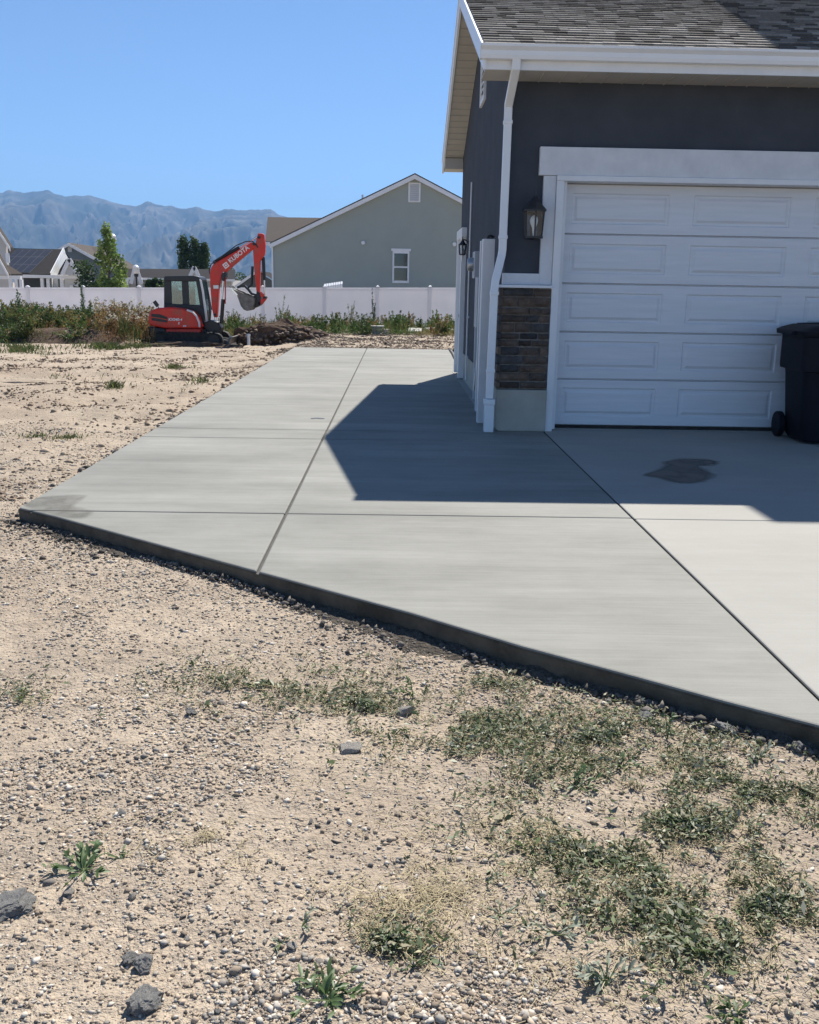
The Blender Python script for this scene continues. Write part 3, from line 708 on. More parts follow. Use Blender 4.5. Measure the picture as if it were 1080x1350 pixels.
# ------------------------------------------------------------------ wheeled bin
C0 = thing('wheeled_bin', 'dark navy wheeled trash bin standing in front of the garage door', 'bin', (4.24, 8.88, .004), math.radians(-90-4))
def rrect(hx, hy, r, z, cx=0, cy_=0, n=4):
    o_ = []
    for qx, qy, a0 in ((1, 1, 0), (-1, 1, 90), (-1, -1, 180), (1, -1, 270)):
        for k in range(n+1):
            a = math.radians(a0+90*k/n); o_.append((cx+qx*(hx-r)+r*math.cos(a), cy_+qy*(hy-r)+r*math.sin(a), z))
    return o_
def loft(rings):
    n = len(rings[0]); V = [p for r in rings for p in r]; FF = []
    for i in range(len(rings)-1):
        for k in range(n): FF.append((i*n+k, i*n+(k+1) % n, (i+1)*n+(k+1) % n, (i+1)*n+k))
    FF += [tuple(range(n-1, -1, -1)), tuple(range((len(rings)-1)*n, len(rings)*n))]
    return MB().add(V, FF)
rings = [rrect(.255, .27, .09, .02), rrect(.275, .29, .09, .06), rrect(.305, .335, .08, .66), rrect(.31, .34, .08, .69), rrect(.345, .375, .07, .70), rrect(.35, .38, .07, .73), rrect(.345, .385, .07, 1.02), rrect(.36, .40, .07, 1.03), rrect(.36, .40, .07, 1.06)]
loft(rings).build('body', M['cart'], C0, smooth=35)
lid = [rrect(.395, .43, .08, 1.045), rrect(.40, .435, .08, 1.075), rrect(.37, .40, .10, 1.10), rrect(.30, .32, .10, 1.13), rrect(.28, .30, .10, 1.125)]
ld = loft(lid).build('lid', M['cart'], C0, smooth=30)
m = MB(); m.box(-.22, .22, -.47, -.42, 1.035, 1.07); m.build('lid_grip', M['cart'], ld, bevel=.01)
m = MB(); m.tube([(-.36, .30, 1.08), (-.42, .32, 1.12), (-.45, .34, 1.06)], .02, 8); m.tube([(-.42, -.2, 1.11), (-.45, .1, 1.12), (-.42, .34, 1.11)], .024, 8); m.build('handle', M['cart'], C0, smooth=40)
for s_ in (-1, 1):
    m = MB(); m.lathe([(.06, -.03), (.12, -.03), (.127, -.022), (.127, .022), (.12, .03), (.06, .03), (.05, .015), (.05, -.015)], (-.25, s_*.345, .127), 22, 'y')
    wh = m.build('wheel', M['cart'], C0, smooth=35)
    m = MB(); m.lathe([(.015, -.034), (.02, .034)], (-.25, s_*.345, .127), 10, 'y')
    for k in range(5):
        a = 2*PI*k/5; m.bar([(-.25, s_*.345, .127), (-.25+.09*math.cos(a), s_*.345, .127+.09*math.sin(a))], .05, .02, up=(0, 1, 0))
    m.build('hub', M['cart'], wh)
m = MB(); m.tube([(-.25, -.34, .127), (-.25, .34, .127)], .012, 8); m.build('axle', M['steel'], C0)

# black flexible lines coming out of the soil behind the house
for i, (pts, lab) in enumerate([(((1.29, 22.2, .012), (1.27, 20.5, .02), (1.22, 18.6, .015), (1.14, 16.2, .012)), 'longest thin black line lying along the pad edge behind the house'),
                  (((1.36, 21.7, .0), (1.38, 21.0, .10), (1.40, 19.8, .04), (1.36, 18.0, .02)), 'thin black line bowing up beside the back corner of the house'),
                  (((1.44, 22.1, .02), (1.45, 21.3, .16), (1.50, 20.2, .05), (1.47, 18.8, .02)), 'short black line nearest to the back walk')]):
    m = MB(); P4 = [Vector(p) for p in pts]; pth = []
    for k in range(13):
        t = k/12*3; j = min(int(t), 2); u_ = t-j
        pth.append(P4[j].lerp(P4[j+1], u_))
    m.tube(pth, .021, 6); o = m.build('irrigation_line', M['rubber'], smooth=50); props(o, lab, 'pipe', 'black lines behind the house')
#@@PART2

# ------------------------------------------------------------------ vinyl fence
FX = [-42.9, -40.5, -38.0, -35.6, -33.2, -30.8, -28.3, -25.9, -23.4, -21.0, -18.55, -16.1, -13.7, -11.26, -8.55, -5.85, -3.14, -.81, 1.49, 3.8, 6.15, 8.5, 10.85, 13.2, 15.6]
FY = 41.0
fen = thing('vinyl_fence', 'long pale vinyl privacy fence running behind the weeds and excavator', 'fence', (0, FY, -.5))
for i, x in enumerate(FX):
    zt = float(fence_top(x)); zb = zt-1.85
    m = MB(); m.box(x-.065, x+.065, FY-.065, FY+.065, zb, zt+.03); p = m.build('post', M['vinyl'], fen, world=True)
    m = MB(); m.box(x-.082, x+.082, FY-.082, FY+.082, zt+.0305, zt+.05)
    m.add([(x-.078, FY-.078, zt+.05), (x+.078, FY-.078, zt+.05), (x+.078, FY+.078, zt+.05), (x-.078, FY+.078, zt+.05), (x, FY, zt+.10)], [(0, 1, 4), (1, 2, 4), (2, 3, 4), (3, 0, 4), (3, 2, 1, 0)])
    m.build('post_cap', M['white'], p, world=True)
    if i+1 < len(FX):
        x1 = FX[i+1]; z1 = float(fence_top(x1)); a, b_ = x+.066, x1-.066
        sl_ = (z1-zt)/(x1-x)
        def zz(xx, d): return zt+sl_*(xx-x)-d
        for nm, d0, d1, yy in (('top_rail', .0, .09, .028), ('bottom_rail', 1.58, 1.74, .028)):
            m = MB(); m.prism([(a, zz(a, d1)), (b_, zz(b_, d1)), (b_, zz(b_, d0)), (a, zz(a, d0))], FY-yy, FY+yy, 'y'); m.build(nm, M['vinyl'], fen, world=True)
        m = MB(); nb = 14; wd = (b_-a)/nb
        pts = []
        for k in range(nb):   # tongue and groove boards with V grooves, too fine to pick apart
            pts += [(a+k*wd+.001, FY-.009), (a+k*wd+.006, FY-.012), (a+(k+1)*wd-.006, FY-.012), (a+(k+1)*wd-.001, FY-.009)]
        V = []; FF = []
        for q, (px, py) in enumerate(pts): V += [(px, py, zz(px, 1.6)), (px, py, zz(px, .08))]
        for q in range(len(pts)-1): FF.append((2*q, 2*q+2, 2*q+3, 2*q+1))
        V += [(a, FY+.012, zz(a, 1.6)), (b_, FY+.012, zz(b_, 1.6)), (b_, FY+.012, zz(b_, .08)), (a, FY+.012, zz(a, .08))]; n_ = len(V)-4
        FF.append((n_+1, n_, n_+3, n_+2)); m.add(V, FF); m.build('panel', M['vinyl'], fen, world=True)

# ------------------------------------------------------------------ excavator
EY = 31.0
def e1(cx, cy_, Y=EY): p = at(180+cx/3.857, 280+cy_/3.857, Y); return (p.x, p.z)
def e4(cx, cy_, Y=EY): p = at(270+cx/11.25, 300+cy_/11.25, Y); return (p.x, p.z)
eb = e1(270, 712)
EXC = thing('mini_excavator', 'small red tracked excavator with black cab and raised boom', 'excavator', (eb[0], EY, -.62))
def ep(name, mat, poly, y0, y1, parent=EXC, bevel=.02, **k):
    return MB().prism(poly, y0, y1, 'y').build(name, mat, parent, world=True, bevel=bevel, **k)
zg = -.63
def stadium(x0, x1, z0, z1, n=8):
    r = (z1-z0)/2; o_ = []
    for k in range(n+1): a = -PI/2+PI*k/n; o_.append((x1-r+r*math.cos(a), z0+r+r*math.sin(a)))
    for k in range(n+1): a = PI/2+PI*k/n; o_.append((x0+r+r*math.cos(a), z0+r+r*math.sin(a)))
    return o_
tx0, tx1 = e1(105, 690)[0], e1(462, 690)[0]
for y0 in (30.12, 31.52):
    tr_ = ep('track', M['rubber'], stadium(tx0, tx1, zg, zg+.52), y0, y0+.35, bevel=.02)
    m = MB(); k = tx0+.28
    while k < tx1-.25: m.box(k, k+.05, y0-.004, y0+.354, zg-.02, zg+.008); m.box(k, k+.05, y0-.004, y0+.354, zg+.512, zg+.54); k += .11
    m.build('track_lugs', M['rubber'], tr_, world=True)
    m = MB()
    for xx, rr in ((tx0+.28, .19), (tx1-.28, .19), (tx0+.75, .09), (tx0+1.1, .09), (tx1-.75, .09)): m.lathe([(rr*.5, -.02), (rr, -.02), (rr, .39), (rr*.5, .39)], (xx, y0-.01, zg+.27 if rr > .1 else zg+.13), 14, 'y')
    m.build('rollers', M['black'], tr_, world=True)
ep('undercarriage', M['black'], [(tx0+.5, zg+.2), (tx1-.5, zg+.2), (tx1-.6, zg+.62), (tx0+.6, zg+.62)], 30.45, 31.55)
# dozer blade on the right
bx = e1(500, 690)[0]
ep('blade', M['bucket'], [(bx-.06, zg+.02), (bx+.02, zg+.02), (bx-.04, zg+.18), (bx+.03, zg+.38), (bx-.05, zg+.38), (bx-.12, zg+.18)], 30.15, 31.85, bevel=.008)
m = MB(); m.bar([(bx-.08, 30.6, zg+.2), (tx1-.6, 30.6, zg+.34)], .09, .1); m.bar([(bx-.08, 31.4, zg+.2), (tx1-.6, 31.4, zg+.34)], .09, .1); m.build('blade_arm', M['bucket'], EXC, world=True)
# house (upper structure)
body = [e1(*p) for p in [(90, 545), (94, 515), (105, 496), (135, 484), (200, 478), (262, 486), (305, 500), (335, 528), (350, 575), (352, 585), (180, 585), (95, 570)]]
bd = ep('engine_cover', M['red'], body, 30.2, 31.3, bevel=.06)
ep('cover_step', M['reddark'], [e1(*p) for p in [(180, 587), (353, 587), (354, 632), (345, 640), (182, 643)]], 30.17, 31.7, bevel=.03)
ep('counterweight', M['black'], [e1(*p) for p in [(90, 574), (178, 588), (180, 645), (110, 645), (93, 620)]], 30.2, 31.75, bevel=.05)
ep('grille', M['black'], [e1(*p) for p in [(107, 512), (150, 514), (185, 528), (188, 540), (150, 532), (108, 526)]], 30.185, 30.3, bd, bevel=.004)
ep('grille', M['black'], [e1(*p) for p in [(107, 531), (150, 537), (187, 545), (187, 556), (145, 550), (110, 545)]], 30.185, 30.3, bd, bevel=.004)
m = MB(); m.tube([(*e1(285, 494)[:1], 30.19, e1(285, 494)[1]), (e1(312, 503)[0], 30.17, e1(312, 503)[1]), (e1(333, 525)[0], 30.17, e1(333, 525)[1]), (e1(345, 555)[0], 30.17, e1(345, 555)[1]), (e1(347, 577)[0], 30.18, e1(347, 577)[1])], .032, 8); m.build('hand_guard', M['white'], bd, world=True, smooth=50)
ep('cab_base', M['black'], [e1(*p) for p in [(148, 462), (330, 470), (358, 500), (352, 585), (150, 580)]], 30.75, 31.82, bevel=.03)
# cab frame: pillars, roof, panes
def cq(p, Y): q = e1(*p); return Vector((q[0], Y, q[1]))
CY0, CY1 = 30.78, 31.80
ep('cab_roof', M['black'], [e1(*p) for p in [(148, 335), (152, 324), (300, 322), (324, 327), (334, 345), (330, 352), (148, 350)]], CY0-.03, CY1+.03, bevel=.03)
for Yc in (CY0+.03, CY1-.03):
    for poly in ([(148, 348), (184, 348), (188, 470), (148, 470)], [(236, 348), (270, 348), (276, 472), (243, 472)], [(310, 350), (334, 350), (362, 500), (330, 478)]):
        ep('cab_pillar', M['black'], [e1(*p) for p in poly], Yc-.03, Yc+.03, bevel=.01)
    for poly in ([(184, 346), (236, 346), (243, 470), (188, 470)], [(270, 350), (310, 350), (330, 478), (276, 472)]):
        ep('cab_pane', M['cabglass'], [e1(*p) for p in poly], Yc-.004, Yc+.004, bevel=0)
ep('rear_pane', M['cabglass'], [e1(*p) for p in [(152, 350), (156, 350), (156, 465), (152, 465)]], CY0+.08, CY1-.08, bevel=0)
ep('windscreen', M['cabglass'], [e1(*p) for p in [(330, 352), (334, 352), (360, 498), (356, 498)]], CY0+.06, CY1-.06, bevel=0)
ep('windscreen_glint', M['white'], [e1(*p) for p in [(328, 340), (338, 345), (350, 400), (372, 570), (362, 570), (340, 400)]], CY0-.04, CY0+.0, bevel=.006)  # white strip stands in for the reflection along the windscreen edge
ep('seat', M['black'], [e1(*p) for p in [(195, 470), (200, 400), (215, 395), (222, 440), (260, 445), (262, 470)]], 31.05, 31.5)
m = MB(); m.tube([cq((360, 395), CY0+.1), cq((366, 392), CY0+.1), cq((378, 520), CY0+.1), cq((375, 560), CY0+.1)], .02, 6); m.build('grab_rail', M['black'], EXC, world=True)
m = MB(); m.bar([cq((118, 450), 30.3), cq((136, 475), 30.3)], .12, .03, up=(0, 1, 0)); m.tube([cq((136, 475), 30.3), cq((140, 490), 30.35)], .015, 6); m.build('mirror', M['black'], EXC, world=True)
ep('swing_bracket', M['black'], [e1(*p) for p in [(352, 560), (385, 545), (425, 555), (440, 585), (425, 630), (360, 640)]], 30.65, 31.25, bevel=.03)
# boom, arm, bucket
BY0, BY1 = 30.80, 31.08
boom = [e4(*p) for p in [(150, 1330), (120, 1180), (100, 900), (92, 700), (108, 600), (150, 530), (215, 500), (700, 225), (745, 222), (775, 270), (725, 320), (395, 600), (310, 680), (255, 760), (222, 900), (205, 1180), (195, 1330)]]
bo = ep('boom', M['red'], boom, BY0, BY1, bevel=.03)
arm = [e4(*p) for p in [(800, 85), (885, 95), (905, 250), (900, 400), (832, 500), (826, 960), (780, 975), (762, 800), (742, 600), (724, 320), (765, 230)]]
ar_ = ep('arm', M['red'], arm, BY0+.03, BY1-.03, bevel=.025)
def cyl(path, r, mat, name, y=None, parent=EXC):
    yy = y or (BY0+BY1)/2
    m = MB(); m.tube([(*e4(*path[0])[:1], yy, e4(*path[0])[1]), (e4(*path[1])[0], yy, e4(*path[1])[1])], r, 10); return m.build(name, mat, parent, world=True, smooth=50)
cyl([(140, 520), (520, 295)], .062, M['black'], 'arm_cylinder', parent=bo); cyl([(515, 298), (800, 130)], .03, M['chrome'], 'piston_rod', parent=bo)
cyl([(300, 660), (275, 1080)], .03, M['chrome'], 'piston_rod', BY0-.02, bo); cyl([(290, 1060), (265, 1420)], .06, M['black'], 'boom_cylinder', BY0-.02, bo)
ep('boom_lug', M['black'], [e4(*p) for p in [(262, 700), (330, 660), (335, 720), (300, 800), (270, 780)]], BY0-.06, BY1+.06, bo, bevel=.01)
ep('boom_guard', M['reddark'], [e4(*p) for p in [(312, 700), (330, 700), (325, 1130), (312, 1130)]], BY0+.0, BY0+.06, bo, bevel=.004)
cyl([(872, 440), (888, 780)], .055, M['black'], 'bucket_cylinder', parent=ar_); cyl([(888, 770), (895, 1030)], .026, M['chrome'], 'piston_rod', parent=ar_)
for pa in ([(815, 965), (905, 1045)], [(908, 1030), (830, 1130)]):
    m = MB(); q0, q1 = e4(*pa[0]), e4(*pa[1])
    for yy in (BY0-.02, BY1-.02): m.bar([(q0[0], yy+.02, q0[1]), (q1[0], yy+.02, q1[1])], .04, .09, up=(0, 1, 0.0001)) if False else m.bar([(q0[0], yy+.02, q0[1]), (q1[0], yy+.02, q1[1])], .1, .035, up=(0, 1, 0))
    m.build('bucket_link', M['red'], ar_, world=True)
ep('coupler', M['black'], [e4(*p) for p in [(745, 1010), (830, 960), (845, 1060), (840, 1150), (760, 1190), (730, 1100)]], BY0-.05, BY1+.05, bevel=.015)
# bucket shell: curved plate with side plates
prof = [(425, 898), (475, 960), (520, 1020), (545, 1090), (570, 1160), (610, 1210), (660, 1232), (710, 1218), (745, 1180), (765, 1110), (770, 1040)]
P0 = [e4(*p) for p in prof]; m = MB(); V = []; FF = []
for q in P0: V += [(q[0], BY0-.25, q[1]), (q[0], BY1+.25, q[1])]
cx_, cz_ = e4(640, 1080)
for q in P0: dx, dz = cx_-q[0], cz_-q[1]; l_ = math.hypot(dx, dz); V += [(q[0]+dx/l_*.03, BY0-.25, q[1]+dz/l_*.03), (q[0]+dx/l_*.03, BY1+.25, q[1]+dz/l_*.03)]
n_ = len(P0)
for i in range(n_-1):
    FF += [(2*i, 2*i+1, 2*i+3, 2*i+2), (2*n_+2*i, 2*n_+2*i+2, 2*n_+2*i+3, 2*n_+2*i+1), (2*i, 2*i+2, 2*n_+2*i+2, 2*n_+2*i), (2*i+1, 2*n_+2*i+1, 2*n_+2*i+3, 2*i+3)]
FF += [(0, 2*n_, 2*n_+1, 1), (2*n_-2, 2*n_-1, 4*n_-1, 4*n_-2)]
m.add(V, FF); bk = m.build('bucket', M['bucket'], EXC, world=True)
for yy in (BY0-.27, BY1+.25): ep('side_plate', M['bucket'], P0, yy, yy+.02, bk, bevel=.004)
m = MB(); q0 = e4(425, 895); q1 = e4(520, 1000)
m.bar([(q0[0], BY0-.28, q0[1]), (q1[0], BY0-.28, q1[1])], .05, .02, up=(0, 1, 0)); m.build('cutting_edge', M['chrome'], bk, world=True)
for k in range(4):
    yy = BY0-.2+k*.22; a0 = e4(430, 902); a1 = e4(395, 862); m = MB(); m.bar([(a0[0], yy, a0[1]), (a1[0], yy, a1[1])], .03, .07, up=(0, 1, 0)); m.build('tooth', M['bucket'], bk, world=True)
m = MB(); m.bar([(e4(*p)[0], 30.94, e4(*p)[1]) for p in [(770, 1000), (700, 980), (650, 915), (600, 868), (540, 870), (490, 888)]], .07, .16, up=(0, 1, 0)); m.build('thumb', M['black'], EXC, world=True)
cyl([(712, 575), (700, 860)], .045, M['black'], 'thumb_cylinder'); cyl([(700, 850), (640, 900)], .03, M['black'], 'thumb_link')
for pc in ((172, 1290), (745, 250), (815, 150), (160, 520), (800, 970), (905, 1035), (825, 1120), (300, 690)):
    q = e4(*pc); MB().lathe([(.02, -.01), (.045, -.01), (.045, .0), (.045, .36), (.02, .36)], (q[0], BY0-.04, q[1]), 10, 'y').build('pin', M['black'], EXC, world=True, smooth=40)
# hoses along the boom
m = MB(); m.tube([(e4(*p)[0], BY0+.02, e4(*p)[1]) for p in [(95, 690), (80, 640), (110, 545), (200, 480), (480, 270), (620, 210), (720, 205), (770, 250), (800, 300)]], .018, 6); m.build('hose', M['black'], bo, world=True)
# lettering
def lettering(txt, p, size, yloc, rot, parent, name='lettering', shear=0):
    cu = bpy.data.curves.new('t', 'FONT'); cu.body = txt; cu.size = size; cu.extrude = .003; cu.align_x = 'LEFT'; cu.offset = .004; cu.shear = shear
    to = bpy.data.objects.new('t', cu); COL.objects.link(to); bpy.context.view_layer.update()
    me = bpy.data.meshes.new_from_object(to.evaluated_get(bpy.context.evaluated_depsgraph_get())); bpy.data.objects.remove(to)
    me.materials.clear(); me.materials.append(M['letter'])
    R_ = Matrix.Translation(Vector((p[0], yloc, p[1]))-root_loc(parent)) @ Matrix.Rotation(-rot, 4, 'Y') @ Matrix.Rotation(PI/2, 4, 'X')
    me.transform(R_); me.name = name
    return link_mesh(name, me, parent)
ang_b = math.atan2(e4(585, 375)[1]-e4(375, 535)[1], e4(585, 375)[0]-e4(375, 535)[0])
lettering('KUBOTA', e4(392, 532), .20, BY0-.006, ang_b, bo)
m = MB(); q = e4(330, 562); cs, sn = math.cos(ang_b), math.sin(ang_b)
def lg(x0, x1, z0, z1): return [(q[0]+x*cs-z*sn, q[1]+x*sn+z*cs) for x, z in ((x0, z0), (x1, z0), (x1, z1), (x0, z1))]
for r_ in ((-.085, .085, .05, .085), (-.085, .085, -.085, -.05), (-.085, -.05, -.049, .049), (.05, .085, -.049, .049), (-.03, .03, -.03, .03)): m.prism(lg(*r_), BY0-.007, BY0-.001, 'y')
m.build('emblem', M['letter'], bo, world=True)
ep('warning_label', M['letter'], [e4(*p) for p in [(145, 855), (222, 855), (222, 905), (148, 905)]], BY0-.006, BY0, bo, bevel=0)
lettering('KX040-4', e1(192, 546), .12, 30.19, 0, bd, shear=.2); lettering('E', e1(240, 564), .1, 30.19, 0, bd, shear=.2); lettering('ZTS', e1(265, 576), .06, 30.19, 0, bd)

# ------------------------------------------------------------------ soil pile and rubble at the back
def lump(name, c, r, mat, parent=None, sub=3, amp=.35, fr=2.0, seed=0, flat=.7, world_obj=True):
    bm = bmesh.new(); bmesh.ops.create_icosphere(bm, subdivisions=sub, radius=1)
    for v in bm.verts:
        p = v.co.copy(); n = 0; a = 1; q = p*fr+Vector((seed*3.1, seed*1.7, seed*.9))
        from mathutils import noise as mn
        n = mn.fractal(q, 1.0, 2.2, 4)*amp
        v.co = Vector((p.x*r[0], p.y*r[1], p.z*r[2]))*(1+n)
    me = bpy.data.meshes.new(name); bm.to_mesh(me); bm.free(); me.materials.append(mat)
    o = link_mesh(name, me, parent); o.location = c
    return o
pl = lump('soil_pile', Vector((-3.95, 32.3, -.62)), (1.75, 1.1, .80), M['soil'], sub=5, amp=.3, fr=2.6, seed=4)
props(pl, 'heap of dark crumbly soil on the ground beside the excavator bucket', 'soil')
ICO = None
def ico_arrays(sub=1):
    bm = bmesh.new(); bmesh.ops.create_icosphere(bm, subdivisions=sub, radius=1); bm.verts.ensure_lookup_table()
    V = np.array([v.co[:] for v in bm.verts]); Fc = np.array([[v.index for v in f.verts] for f in bm.faces]); bm.free(); return V, Fc
IV, IF = ico_arrays(1)
def stones(name, pos, size, col, mat, flat=(.45, .9), jag=.28, parent=None):
    n = len(pos); rs = np.random.RandomState(len(name)*7+n % 97)
    k = len(IV)
    sc = size[:, None]*np.stack([rs.uniform(.7, 1.35, n), rs.uniform(.6, 1.1, n), rs.uniform(flat[0], flat[1], n)], 1)
    V = IV[None]*(1+rs.uniform(-jag, jag, (n, k, 1)))*sc[:, None, :]
    a = rs.uniform(0, 2*PI, n); t = rs.uniform(-.5, .5, n)
    ca, sa, ct, st = np.cos(a), np.sin(a), np.cos(t), np.sin(t)
    x, y, z = V[..., 0], V[..., 1], V[..., 2]
    y, z = y*ct[:, None]-z*st[:, None], y*st[:, None]+z*ct[:, None]
    x, y = x*ca[:, None]-y*sa[:, None], x*sa[:, None]+y*ca[:, None]
    V = np.stack([x, y, z], -1)+pos[:, None, :]
    Fc = (IF[None]+(np.arange(n)*k)[:, None, None]).reshape(-1, 3)
    return np_mesh(name, V.reshape(-1, 3), Fc, mat, parent, col=np.repeat(col, k, 0))
rs = np.random.RandomState(5)
n = 900; th_ = rs.uniform(0, 2*PI, n); rr = np.sqrt(rs.uniform(0, 1, n))*1.15
px_ = -3.95+1.8*rr*np.cos(th_); py_ = 32.2+1.15*rr*np.sin(th_); pz_ = -.58+.62*np.sqrt(np.clip(1-rr**2, 0, 1))+rs.uniform(-.06, .06, n)
c_ = np.array([.10, .07, .05])*rs.uniform(.6, 1.9, (n, 1))*np.array([1, 1, 1])
o = stones('clods', np.stack([px_, py_, pz_], 1)-np.array(pl.location)[None], rs.uniform(.025, .11, n), c_, M['gravel'], parent=pl); o['kind'] = 'stuff'
# pavers and blocks lying by the weeds on the right
def slabthing(name, px, py, Y, sx, sy_, sz, rz, label, tilt=0.0, mat='paver'):
    p = at(px, py, Y); m = MB(); m.box(-sx/2, sx/2, -sy_/2, sy_/2, 0, sz); o = m.build(name, M[mat], bevel=.012)
    z = gz1(p.x, Y); o.location = (p.x, Y, z+.02+abs(tilt)*sy_*.5); o.rotation_euler = (tilt, 0, rz)
    return props(o, label, 'block' if 'block' in name else 'paver')
t = thing('block_stack', 'short grey stack of concrete blocks with a pale slab on top by the weeds', 'blocks', (at(498, 442, 34.2).x, 34.2, at(498, 443, 34.2).z))
for (x0, x1, z0, z1, nm, mt_) in ((-.24, .20, 0, .16, 'block', 'stoneA'), (-.22, .22, .17, .33, 'block', 'stoneA'), (-.26, .24, .34, .38, 'top_slab', 'paver'), (.23, .42, 0, .26, 'block', 'stoneB'), (-.4, .5, -.05, -.003, 'base_slab', 'paver')):
    MB().box(x0, x1, -.2, .2, z0, z1).build(nm, M[mt_], t, bevel=.01)
slabthing('paver', 530, 436.5, 37.0, .62, .45, .07, .2, 'pale flat paver next to the block stack', .12)
slabthing('paver', 530, 441, 36.4, .42, .4, .06, -.5, 'small grey paver half under the pale one by the block stack', .0, 'stoneB')
slabthing('paver', 547, 439, 35.7, .52, .5, .08, -.1, 'pale tilted paver second from the block stack', .22)
slabthing('paver', 570, 437.5, 37.2, .52, .4, .07, .25, 'pale paver leaning in the weeds, third from the block stack', .18)
slabthing('paver', 597, 438, 36.8, .52, .4, .07, -.1, 'pale paver nearest to the side wall of the house', .12)
p = at(328, 455, 30.4); m = MB(); m.lathe([(.05, 0), (.05, .30), (.062, .30), (.062, .36), (.03, .37)], (0, 0, 0), 12); o = m.build('drain_stub', M['white'], smooth=40); o.location = (p.x, 30.4, p.z); props(o, 'short white capped pipe stub in front of the soil heap', 'pipe')

# ------------------------------------------------------------------ houses beyond the fence
def hpart(root):
    def f(name, mat, mb, parent=None, **k): return mb.build(name, M[mat], parent or root, world=True, **k)
    return f
HY = 48.0
pk = at(547, 229, HY); ev = at(357, 320, HY); slope = (pk.z-ev.z)/(pk.x-ev.x); hwid = pk.x-ev.x
GH = thing('gable_house', 'sage grey stucco house with wide gable and one window behind fence', 'house', (pk.x, HY, -1.2)); hp = hpart(GH)
wx0, wx1 = at(359, 360, HY).x, 2*pk.x-at(359, 360, HY).x
wall = hp('wall', 'greywall', MB().prism([(wx0, -1.3), (wx1, -1.3), (wx1, pk.z-slope*(wx1-pk.x)-.12), (pk.x, pk.z-.12), (wx0, pk.z-slope*(pk.x-wx0)-.12)], HY, HY+12, 'y'))
for s_ in (-1, 1):
    a = (pk.x, pk.z); b_ = (pk.x+s_*hwid, ev.z)
    hp('roof', 'brownroof', MB().prism([a, b_, (b_[0], b_[1]-.06), (a[0], a[1]-.06)], HY-.3, HY+12.3, 'y'))
    hp('rake_board', 'white', MB().prism([(a[0], a[1]-.065), (b_[0], b_[1]-.065), (b_[0], b_[1]-.27), (a[0], a[1]-.27)], HY-.305, HY-.27, 'y'))
    hp('soffit', 'white', MB().prism([(a[0], a[1]-.24), (b_[0], b_[1]-.24), (b_[0], b_[1]-.26), (a[0], a[1]-.26)], HY-.27, HY-.002, 'y'))
hp('gutter', 'white', MB().box(ev.x-.10, ev.x+.02, HY-.3, HY+12, ev.z-.16, ev.z-.04))
dx_ = at(359.5, 350, HY).x; hp('downspout', 'white', MB().box(dx_-.04, dx_+.04, HY-.06, HY-.004, -1.2, ev.z-.2))
v0, v1 = at(540, 242, HY), at(553, 265, HY)
vt = hp('gable_vent', 'white', MB().box(v0.x-.05, v1.x+.05, HY-.04, HY-.003, v1.z-.06, v0.z+.05))
for k in range(8):
    z = v1.z+(v0.z-v1.z)*(k+.1)/8; hp('slat', 'lightwall', MB().prism([(HY-.075, z), (HY-.07, z-.012), (HY-.041, z+.07), (HY-.041, z+.085)], v0.x+.03, v1.x-.03, 'x'), vt)
w0, w1 = at(520, 334, HY), at(537, 370, HY)
wn = hp('window', 'white', MB().box(w0.x-.09, w1.x+.09, HY-.05, HY-.003, w1.z-.12, w0.z+.12))
zm = (w0.z+w1.z)/2
hp('pane', 'winglass', MB().box(w0.x, w1.x, HY-.062, HY-.051, zm+.04, w0.z-.0), wn); hp('pane', 'winglass', MB().box(w0.x, w1.x, HY-.062, HY-.051, w1.z, zm-.04), wn)
hp('window_header', 'white', MB().box(w0.x-.16, w1.x+.16, HY-.07, HY-.052, w0.z+.121, w0.z+.24), wn)
for px, py in ((479, 320), (599, 322)):
    c = at(px, py, HY); hp('wall_light', 'white', MB().lathe([(.0, -.14), (.09, -.12), (.11, -.06), (.08, -.002)], (c.x, HY, c.z), 12, 'y'), smooth=50)
c = at(478, 262, HY+2); hp('vent_pipe', 'white', MB().tube([(c.x, HY+2, c.z-.6), (c.x, HY+2, c.z+.2)], .05, 8))
c = at(484, 262, HY+2); hp('roof_vent', 'white', MB().box(c.x-.14, c.x+.14, HY+1.9, HY+2.2, c.z-.6, c.z))
# lower wing to its left with a brown roof
q0, q1, q2, q3 = at(350, 318, 50), at(420, 320, 50), at(353, 286, 54), at(430, 287, 54)
hp('wing_roof', 'brownroof', MB().add([q0, q1+Vector((1, 0, 0)), q3+Vector((3, 0, 0)), q2, q0-Vector((0, 0, .08)), q1+Vector((1, 0, -.08)), q3+Vector((3, 0, -.08)), q2-Vector((0, 0, .08))], [(0, 1, 2, 3), (7, 6, 5, 4), (0, 4, 5, 1), (3, 2, 6, 7), (0, 3, 7, 4), (1, 5, 6, 2)]))
hp('wing_wall', 'greywall', MB().box(q0.x+.3, wx0+2, 50.3, 58, -1.3, q0.z-.05))
hp('wing_fascia', 'white', MB().box(q0.x, q1.x, 49.93, 49.99, q0.z-.2, q0.z-.03))
# white folding chairs stacked behind the fence
cs_ = thing('stacked_chairs', 'row of curved white plastic chair backs showing above the fence', 'chairs', (at(428, 380, 43.5).x, 43.5, -.6))
for k in range(8):
    a = at(428.5+k*3.1, 379.5, 43.5); tp = at(428.5+k*3.1, 374.6-k*.45, 43.5).z
    MB().prism([(43.45, -.55), (43.52, -.55), (43.52, tp-.12), (43.66, tp-.01), (43.62, tp+.02), (43.45, tp-.10)], a.x-.045, a.x+.045, 'x').build('chair_back', M['white'], cs_, world=True, bevel=.008)

